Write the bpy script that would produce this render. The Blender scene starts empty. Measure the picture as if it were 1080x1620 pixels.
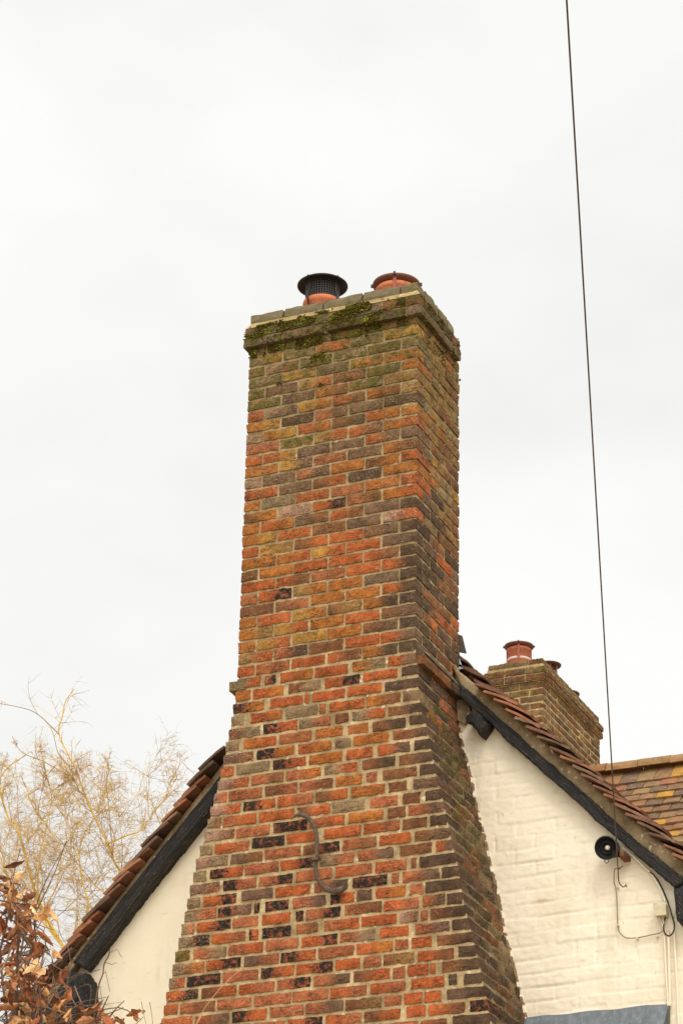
import bpy, bmesh, math, random, json
from mathutils import Vector, Matrix, noise
random.seed(11)
C = bpy.context.scene.collection
scn = bpy.context.scene
Z0 = 9.84                                   # height of the stack's capping underside above the ground
def sl(v): v/=255.0; return v/12.92 if v<=.04045 else ((v+.055)/1.055)**2.4
def rgb(r,g,b): return (sl(r),sl(g),sl(b),1.0)
# ---------------------------------------------------------------- camera
yaw,pitch,roll,FPX = .4221,.4511,.0205,4435.8
cy,sy,cp,sp = math.cos(yaw),math.sin(yaw),math.cos(pitch),math.sin(pitch)
F=Vector((-sy*cp,cy*cp,sp)); R0=Vector((cy,sy,0)); U0=R0.cross(F)
Rr=R0*math.cos(roll)+U0*math.sin(roll); Ur=-R0*math.sin(roll)+U0*math.cos(roll)
cam=bpy.data.objects.new('camera',bpy.data.cameras.new('camera')); C.objects.link(cam)
m=Matrix.Identity(4)
for i in range(3): m[i][0]=Rr[i]; m[i][1]=Ur[i]; m[i][2]=-F[i]
m.translation=Vector((5.5177,-13.3373,-8.2366+Z0)); cam.matrix_world=m
cam.data.sensor_fit='VERTICAL'; cam.data.sensor_height=36; cam.data.lens=FPX/1620*36
cam.data.clip_start=.1; cam.data.clip_end=2000
scn.camera=cam
# ---------------------------------------------------------------- light
SUN=Vector((.42,-.62,.78)).normalized()
elev=math.asin(SUN.z); az=math.atan2(SUN.x,SUN.y)
scn.view_settings.view_transform='Standard'; scn.view_settings.look='None'
scn.view_settings.exposure=0.0; scn.view_settings.gamma=1.0; scn.view_settings.use_curve_mapping=False
w=bpy.data.worlds.new('World'); scn.world=w; w.use_nodes=True
nt=w.node_tree; N=nt.nodes; LK=nt.links; N.clear()
out=N.new('ShaderNodeOutputWorld'); bg=N.new('ShaderNodeBackground'); bg.inputs['Strength'].default_value=.1
sky=N.new('ShaderNodeTexSky'); sky.sky_type='NISHITA'; sky.sun_disc=False; sky.sun_elevation=elev; sky.sun_rotation=az
tc=N.new('ShaderNodeTexCoord')
nz=N.new('ShaderNodeTexNoise'); nz.inputs['Scale'].default_value=3.4; nz.inputs['Detail'].default_value=5; nz.inputs['Roughness'].default_value=.5
mp=N.new('ShaderNodeMapping'); mp.inputs['Scale'].default_value=(1,1,1.8); mp.inputs['Location'].default_value=(3.1,1.7,.4)
LK.new(tc.outputs['Generated'],mp.inputs['Vector']); LK.new(mp.outputs[0],nz.inputs['Vector'])
cr=N.new('ShaderNodeValToRGB'); cr.color_ramp.elements[0].position=.32; cr.color_ramp.elements[1].position=.62
cr.color_ramp.elements[0].color=(8.6,8.62,8.32,1); cr.color_ramp.elements[1].color=(10.3,10.3,10.0,1)
LK.new(nz.outputs['Fac'],cr.inputs[0])
dt=N.new('ShaderNodeVectorMath'); dt.operation='DOT_PRODUCT'; dt.inputs[1].default_value=SUN
LK.new(tc.outputs['Generated'],dt.inputs[0])
mr=N.new('ShaderNodeMapRange'); mr.interpolation_type='SMOOTHSTEP'; mr.inputs['From Min'].default_value=.1; mr.inputs['From Max'].default_value=.98; mr.inputs['To Min'].default_value=1; mr.inputs['To Max'].default_value=2.1
LK.new(dt.outputs['Value'],mr.inputs['Value'])
mu=N.new('ShaderNodeVectorMath'); mu.operation='SCALE'; LK.new(cr.outputs[0],mu.inputs[0]); LK.new(mr.outputs[0],mu.inputs['Scale'])
mx=N.new('ShaderNodeMix'); mx.data_type='RGBA'; mx.inputs[0].default_value=.96
LK.new(sky.outputs[0],mx.inputs[6]); LK.new(mu.outputs[0],mx.inputs[7])
LK.new(mx.outputs[2],bg.inputs['Color']); LK.new(bg.outputs[0],out.inputs[0])
sd=bpy.data.lights.new('sun','SUN'); sd.energy=.9; sd.angle=math.radians(16); sd.color=(1,.94,.85)
so=bpy.data.objects.new('sun',sd); C.objects.link(so); so.rotation_euler=SUN.to_track_quat('Z','Y').to_euler(); so.location=(8,-12,22)
# ---------------------------------------------------------------- mesh helpers
class MB:
    def __init__(s): s.v=[];s.f=[];s.c=[];s.x=[]
    def add(s,vs,fs,col=(.5,.5,.5,1),fx=(0,0,0,0)):
        o=len(s.v); s.v+= [tuple(v) for v in vs]; s.f+=[tuple(i+o for i in f) for f in fs]
        s.c+= col if isinstance(col,list) else [col]*len(vs)
        s.x+= fx if isinstance(fx,list) else [fx]*len(vs)
    def box(s,x0,x1,y0,y1,z0,z1,col=(.5,.5,.5,1),fx=(0,0,0,0),M=None):
        vs=[Vector((x,y,z)) for x in(x0,x1) for y in(y0,y1) for z in(z0,z1)]
        if M is not None: vs=[M@v for v in vs]
        s.add(vs,[(0,1,3,2),(4,6,7,5),(0,4,5,1),(2,3,7,6),(0,2,6,4),(1,5,7,3)],col,fx)
    def lat(s,x0,x1,y0,y1,z0,z1,n,cf,fx,jit=.0016,rnd=.004,M=None,ax=0):
        """rounded, slightly uneven block; cf(t) gives the colour along axis ax"""
        idx={};vs=[];cs=[]
        nx,ny,nzz=n
        def vid(i,j,k):
            q=(i,j,k)
            if q in idx: return idx[q]
            t=[i/nx,j/ny,k/nzz]; p=[x0+(x1-x0)*t[0],y0+(y1-y0)*t[1],z0+(z1-z0)*t[2]]
            e=[(-1 if a==0 else 1 if a==b else 0) for a,b in((i,nx),(j,ny),(k,nzz))]
            if abs(e[0])+abs(e[1])+abs(e[2])>=2:
                for a in range(3): p[a]-=e[a]*rnd*random.uniform(.5,1.25)
            for a in range(3): p[a]+=random.gauss(0,jit)
            v=Vector(p)
            vs.append(M@v if M is not None else v); cs.append(cf(t[ax])); idx[q]=len(vs)-1; return idx[q]
        fs=[]
        for i in range(nx):
            for k in range(nzz):
                fs.append((vid(i,0,k),vid(i+1,0,k),vid(i+1,0,k+1),vid(i,0,k+1)))
                fs.append((vid(i,ny,k),vid(i,ny,k+1),vid(i+1,ny,k+1),vid(i+1,ny,k)))
        for j in range(ny):
            for k in range(nzz):
                fs.append((vid(0,j,k),vid(0,j,k+1),vid(0,j+1,k+1),vid(0,j+1,k)))
                fs.append((vid(nx,j,k),vid(nx,j+1,k),vid(nx,j+1,k+1),vid(nx,j,k+1)))
        for i in range(nx):
            for j in range(ny):
                fs.append((vid(i,j,0),vid(i,j+1,0),vid(i+1,j+1,0),vid(i+1,j,0)))
                fs.append((vid(i,j,nzz),vid(i+1,j,nzz),vid(i+1,j+1,nzz),vid(i,j+1,nzz)))
        s.add(vs,fs,cs,fx)
    def tube(s,pts,rad,n=6,col=(.5,.5,.5,1),cap=True,fx=(0,0,0,0)):
        pts=[Vector(p) for p in pts]; L=len(pts)
        if not isinstance(rad,(list,tuple)): rad=[rad]*L
        vs=[];fs=[]; up=Vector((.13,.21,.97))
        for i,p in enumerate(pts):
            t=(pts[min(i+1,L-1)]-pts[max(i-1,0)])
            if t.length<1e-9: t=Vector((0,0,1))
            t.normalize(); a=t.cross(up)
            if a.length<.1: a=t.cross(Vector((1,.1,0)))
            a.normalize(); b=t.cross(a)
            for k in range(n):
                an=2*math.pi*k/n; vs.append(p+(a*math.cos(an)+b*math.sin(an))*rad[i])
        for i in range(L-1):
            for k in range(n):
                fs.append((i*n+k,i*n+(k+1)%n,(i+1)*n+(k+1)%n,(i+1)*n+k))
        if cap and n>2:
            fs.append(tuple(range(n))); fs.append(tuple((L-1)*n+k for k in reversed(range(n))))
        s.add(vs,fs,col,fx)
    def lathe(s,prof,cx,cyy,n=28,col=(.5,.5,.5,1),M=None):
        vs=[];fs=[]
        for r,z in prof:
            for k in range(n):
                a=2*math.pi*k/n; v=Vector((cx+r*math.cos(a),cyy+r*math.sin(a),z)); vs.append(M@v if M is not None else v)
        for i in range(len(prof)-1):
            for k in range(n):
                fs.append((i*n+k,i*n+(k+1)%n,(i+1)*n+(k+1)%n,(i+1)*n+k))
        s.add(vs,fs,col)
    def build(s,name,mat,parent=None,smooth=False,z0=Z0):
        me=bpy.data.meshes.new(name); me.from_pydata([(v[0],v[1],v[2]+z0) for v in s.v],[],s.f)
        a=me.attributes.new('col','FLOAT_COLOR','POINT'); a.data.foreach_set('color',[q for c in s.c for q in c])
        b=me.attributes.new('fx','FLOAT_COLOR','POINT'); b.data.foreach_set('color',[q for c in s.x for q in c])
        if smooth: me.polygons.foreach_set('use_smooth',[True]*len(me.polygons))
        me.materials.append(mat); me.update()
        o=bpy.data.objects.new(name,me); C.objects.link(o)
        if parent:
            o.parent=parent; o.matrix_parent_inverse=Matrix.Translation(parent.location).inverted()
        return o
def thing(name,label,cat,loc,group=None):
    o=bpy.data.objects.new(name,None); C.objects.link(o); o.location=loc; o.empty_display_size=.2
    return tag(o,label,cat,group)
def tag(o,label=None,cat=None,group=None,kind=None):
    if label:o['label']=label
    if cat:o['category']=cat
    if group:o['group']=group
    if kind:o['kind']=kind
    return o
# sub-part helper: child of a part (part meshes sit at the world origin of their thing's frame)
def sub(mb,name,mat,part,smooth=False):
    o=mb.build(name,mat,None,smooth); o.parent=part
    w_=part.matrix_parent_inverse.copy(); o.matrix_parent_inverse=Matrix.Identity(4); return o
# ---------------------------------------------------------------- materials
def newmat(name,rough=.85,spec=.25):
    m=bpy.data.materials.new(name); m.use_nodes=True; t=m.node_tree; b=t.nodes['Principled BSDF']
    b.inputs['Roughness'].default_value=rough; b.inputs['Specular IOR Level'].default_value=spec
    return m,t,b
class G:
    """tiny node-graph helper"""
    def __init__(s,t): s.t=t; s.tc=s.n('ShaderNodeTexCoord').outputs['Object']
    def n(s,k,**kw):
        x=s.t.nodes.new(k)
        for a,b in kw.items(): setattr(x,a,b)
        return x
    def l(s,a,b): s.t.links.new(a,b)
    def map(s,sc,loc=(0,0,0)):
        m=s.n('ShaderNodeMapping'); m.inputs['Scale'].default_value=sc; m.inputs['Location'].default_value=loc; s.l(s.tc,m.inputs[0]); return m.outputs[0]
    def noise(s,scale,detail=3,rough=.55,vec=None,dist=0):
        x=s.n('ShaderNodeTexNoise'); x.inputs['Scale'].default_value=scale; x.inputs['Detail'].default_value=detail; x.inputs['Roughness'].default_value=rough; x.inputs['Distortion'].default_value=dist
        s.l(vec if vec is not None else s.tc,x.inputs['Vector']); return x.outputs['Fac']
    def ramp(s,f,a,b,lo=0.,hi=1.):
        x=s.n('ShaderNodeMapRange'); x.inputs['From Min'].default_value=a; x.inputs['From Max'].default_value=b; x.inputs['To Min'].default_value=lo; x.inputs['To Max'].default_value=hi
        s.l(f,x.inputs['Value']); return x.outputs[0]
    def ma(s,op,a,b):
        x=s.n('ShaderNodeMath',operation=op)
        for i,v in enumerate((a,b)):
            if isinstance(v,(int,float)): x.inputs[i].default_value=v
            else: s.l(v,x.inputs[i])
        return x.outputs[0]
    def mix(s,f,a,b,bt='MIX'):
        x=s.n('ShaderNodeMix',data_type='RGBA',blend_type=bt)
        for i,v in ((0,f),(6,a),(7,b)):
            if isinstance(v,(int,float,tuple)): x.inputs[i].default_value=v
            else: s.l(v,x.inputs[i])
        return x.outputs[2]
    def attr(s,nm):
        x=s.n('ShaderNodeAttribute',attribute_name=nm); return x
    def bump(s,h,st,dist,bsdf):
        x=s.n('ShaderNodeBump'); x.inputs['Strength'].default_value=st; x.inputs['Distance'].default_value=dist; s.l(h,x.inputs['Height']); s.l(x.outputs[0],bsdf.inputs['Normal'])
def mat_brick():
    m,t,b=newmat('brick',.93,.12); g=G(t); a=g.attr('col').outputs['Color']
    fx=g.n('ShaderNodeSeparateColor'); g.l(g.attr('fx').outputs['Color'],fx.inputs[0]); ch,ms,spk=fx.outputs[0],fx.outputs[1],fx.outputs[2]
    n1=g.noise(14,4,.6); n2=g.noise(70,4,.7)
    col=g.mix(1.0,a,g.mix(g.ramp(n1,.3,.7),(.68,.66,.66,1),(1.26,1.24,1.2,1)),'MULTIPLY')
    col=g.mix(1.0,col,g.mix(g.ramp(n2,.3,.7),(.66,.65,.64,1),(1.3,1.3,1.3,1)),'MULTIPLY')
    col=g.mix(1.0,col,g.mix(g.ramp(g.noise(2.1,4,.6),.35,.65),(.80,.76,.72,1),(1.08,1.06,1.02,1)),'MULTIPLY')
    cv=g.map((14,14,46)); cz=g.noise(1,3,.6,cv,.9)                    # creased, sand-faced surface
    ck=g.ramp(g.ma('ABSOLUTE',g.ma('SUBTRACT',cz,.5),0),0,.040,1,0)
    cr_=g.ma('MULTIPLY',ck,g.ramp(g.noise(9,2,.5),.40,.54))
    col=g.mix(g.ma('MULTIPLY',cr_,.75),col,(.045,.028,.02,1))
    pt=g.ramp(g.noise(150,2,.6),.64,.7)
    col=g.mix(g.ma('MULTIPLY',pt,.6),col,(.06,.04,.03,1))
    bn=g.noise(30,4,.65,None,.6)                                      # burnt, blackened patches
    bm=g.ramp(g.ma('ADD',bn,g.ma('MULTIPLY',ch,.22)),.60,.72)
    bm=g.ma('MULTIPLY',bm,g.ramp(ch,.05,.3))
    col=g.mix(bm,col,g.mix(g.ramp(n2,.4,.65),(.014,.012,.010,1),(.060,.042,.030,1)))
    lv=g.n('ShaderNodeTexVoronoi'); lv.inputs['Scale'].default_value=125; g.l(g.tc,lv.inputs['Vector'])
    sp_=g.ma('MULTIPLY',g.ramp(g.ma('ADD',lv.outputs['Distance'],g.ma('MULTIPLY',g.noise(140,2,.6),.5)),.40,.52,1,0),g.ramp(g.ma('ADD',g.noise(22,3,.6),g.ma('MULTIPLY',spk,.26)),.62,.72))
    col=g.mix(g.ma('MULTIPLY',sp_,.75),col,(.60,.55,.43,1))
    gm=g.ramp(g.ma('ADD',g.noise(20,4,.7),g.ma('MULTIPLY',ms,.4)),.62,.76)
    col=g.mix(g.ma('MULTIPLY',gm,.85),col,g.mix(g.ramp(n2,.35,.65),(.035,.035,.008,1),(.15,.13,.03,1)))
    g.l(col,b.inputs['Base Color'])
    h=g.ma('ADD',g.ma('MULTIPLY',n2,.5),g.ma('SUBTRACT',g.noise(28,3,.6),g.ma('MULTIPLY',cr_,.8)))
    g.bump(h,.55,.006,b); return m
def mat_mortar(base,dark,name='lime_mortar',at=False):
    m,t,b=newmat(name,.95,.1); g=G(t)
    n1=g.noise(7,4,.65); n2=g.noise(90,3,.7)
    col=g.mix(g.ramp(n1,.38,.66),dark,base)
    col=g.mix(1.0,col,g.mix(g.ramp(n2,.3,.7),(.78,.78,.78,1),(1.2,1.2,1.18,1)),'MULTIPLY')
    col=g.mix(g.ramp(g.noise(26,3,.6),.62,.70,0,.8),col,rgb(220,204,176))
    if at: col=g.mix(1.0,col,g.attr('col').outputs['Color'],'MULTIPLY')
    g.l(col,b.inputs['Base Color']); g.bump(n2,.7,.005,b); return m
def mat_attr(name,rough=.9,spec=.2,var=.25,scale=25,bump=.5,dist=.004,fine=110,extra=None):
    m,t,b=newmat(name,rough,spec); g=G(t); a=g.attr('col').outputs['Color']
    n1=g.noise(scale,4,.6); n2=g.noise(fine,3,.7)
    lo=1-var;hi=1+var
    col=g.mix(1.0,a,g.mix(g.ramp(n1,.3,.7),(lo,lo,lo,1),(hi,hi,hi,1)),'MULTIPLY')
    col=g.mix(1.0,col,g.mix(g.ramp(n2,.3,.7),(lo,lo,lo,1),(hi,hi,hi,1)),'MULTIPLY')
    if extra: col=extra(g,col)
    g.l(col,b.inputs['Base Color']); g.bump(n2,bump,dist,b); return m
BR=mat_brick()
MO=mat_mortar(rgb(192,170,132),rgb(142,120,88),'lime_mortar',True)
MOD=mat_mortar(rgb(190,166,116),rgb(150,128,88),'old_mortar')
CEM=mat_mortar(rgb(166,144,112),rgb(120,102,78),'verge_cement')
def lichen(g,col):
    col=g.mix(g.ramp(g.noise(16,4,.65),.56,.68,0,.8),col,rgb(150,132,92))
    col=g.mix(g.ramp(g.noise(34,3,.6),.66,.72,0,.8),col,rgb(205,150,50))
    return g.mix(g.ramp(g.noise(60,3,.6),.68,.74,0,.7),col,rgb(60,50,40))
TILE=mat_attr('clay_tile',.9,.2,.22,12,.6,.004,90,lambda g,c:g.mix(g.ramp(g.noise(20,4,.65),.56,.72,0,.7),c,rgb(92,74,60)))
TILEL=mat_attr('lichened_clay_tile',.92,.15,.22,12,.6,.004,90,lichen)
POT=mat_attr('terracotta',.85,.2,.14,9,.4,.003,90,lambda g,c:g.mix(g.ramp(g.noise(13,4,.7),.52,.72,0,.6),c,rgb(120,84,62)))
METAL=mat_attr('painted_metal',.6,.35,.12,30,.15,.001)
IRON=mat_attr('rusted_iron',.85,.3,.3,40,.5,.002,160,lambda g,c:g.mix(g.ramp(g.noise(28,3,.6),.5,.65,0,.8),c,rgb(84,58,42)))
MOSS=mat_attr('moss',1,.05,.35,60,.9,.006,190)
LEAF=mat_attr('dry_leaf',.9,.12,.28,40,.6,.003,120)
TWIG=mat_attr('twig_bark',.85,.2,.15,30,.2,.001)
GREYCAP=mat_attr('weathered_stone',.95,.1,.2,14,.6,.004,100,lambda g,c:g.mix(g.ramp(g.noise(10,3,.6),.5,.68,0,.7),c,rgb(112,106,62)))
def mat_timber():
    m,t,b=newmat('tarred_timber',.6,.35); g=G(t); a=g.attr('col').outputs['Color']
    x=g.n('ShaderNodeAttribute',attribute_name='fx'); v=g.n('ShaderNodeMapping'); v.inputs['Scale'].default_value=(3.2,150,100); g.l(x.outputs['Vector'],v.inputs[0])
    gr=g.noise(1,4,.6,v.outputs[0],.4); n2=g.noise(80,4,.7)
    col=g.mix(g.ramp(gr,.35,.7),(.006,.006,.007,1),(.050,.046,.043,1))
    col=g.mix(g.ramp(g.ma('MULTIPLY',n2,gr),.31,.38,0,.55),col,rgb(150,120,84))
    col=g.mix(1.0,col,a,'MULTIPLY')
    g.l(col,b.inputs['Base Color']); g.l(g.ramp(n2,.3,.7,.45,.8),b.inputs['Roughness'])
    g.bump(g.ma('ADD',gr,g.ma('MULTIPLY',n2,.5)),1,.012,b); return m
TIMBER=mat_timber()
def mat_wall(name,base,dark,bmp,stain=0.):
    m,t,b=newmat(name,.72,.3); g=G(t)
    n1=g.noise(3.2,5,.6); n2=g.noise(60,4,.7); n3=g.noise(11,4,.6,g.map((1,1,2.2)))
    col=g.mix(g.ramp(n1,.35,.7,.0,.55),base,dark)
    col=g.mix(g.ramp(n3,.60,.76,0,.5),col,rgb(188,168,128))
    col=g.mix(g.ramp(g.noise(45,3,.6,g.map((1,1,.35))),.71,.76,0,.5),col,rgb(150,128,98))
    if stain:
        dr=g.ma('MULTIPLY',g.ramp(g.noise(1,4,.6,g.map((9,9,1.6))),.5,.72),g.ramp(g.noise(2.2,3,.6),.45,.62))
        col=g.mix(g.ma('MULTIPLY',dr,stain),col,rgb(186,170,134))
    g.l(col,b.inputs['Base Color']); g.bump(g.ma('ADD',g.ma('MULTIPLY',n2,.5),g.noise(20,3,.5)),bmp,.006,b); return m
WALLP=mat_wall('cream_masonry_paint',rgb(246,234,211),rgb(233,215,186),.6,.35)
WALLR=mat_wall('cream_render',rgb(242,229,203),rgb(230,213,182),.25,.6)
def mat_plain(name,col,rough=.9,scale=2.):
    m,t,b=newmat(name,rough,.2); g=G(t)
    n=g.noise(scale,6,.65); c2=tuple(q*.6 for q in col[:3])+(1,)
    g.l(g.mix(g.ramp(n,.3,.7),c2,col),b.inputs['Base Color']); g.bump(g.noise(scale*20,4,.6),.5,.01,b); return m
LEAD=mat_attr('weathered_lead',.55,.5,.15,7,.3,.003,50,lambda g,c:g.mix(g.ramp(g.noise(1,4,.6,g.map((40,40,5))),.45,.7,0,.5),c,rgb(142,148,152)))
# ---------------------------------------------------------------- ground (never in the frame, but it lights the eaves)
gm=MB(); s_=400
gm.add([(-s_,-s_,0),(s_,-s_,0),(s_,s_,0),(-s_,s_,0)],[(0,1,2,3)])
tag(gm.build('ground',mat_plain('earth_and_grass',rgb(158,142,116),.95,1.2),z0=0),kind='structure')
gm=MB(); gm.add([(-6,-30,.004),(12,-30,.004),(12,-1.2,.004),(-6,-1.2,.004)],[(0,1,2,3)])
tag(gm.build('path',mat_plain('gravel',rgb(205,190,160),.95,6.),z0=0),kind='structure')
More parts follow.
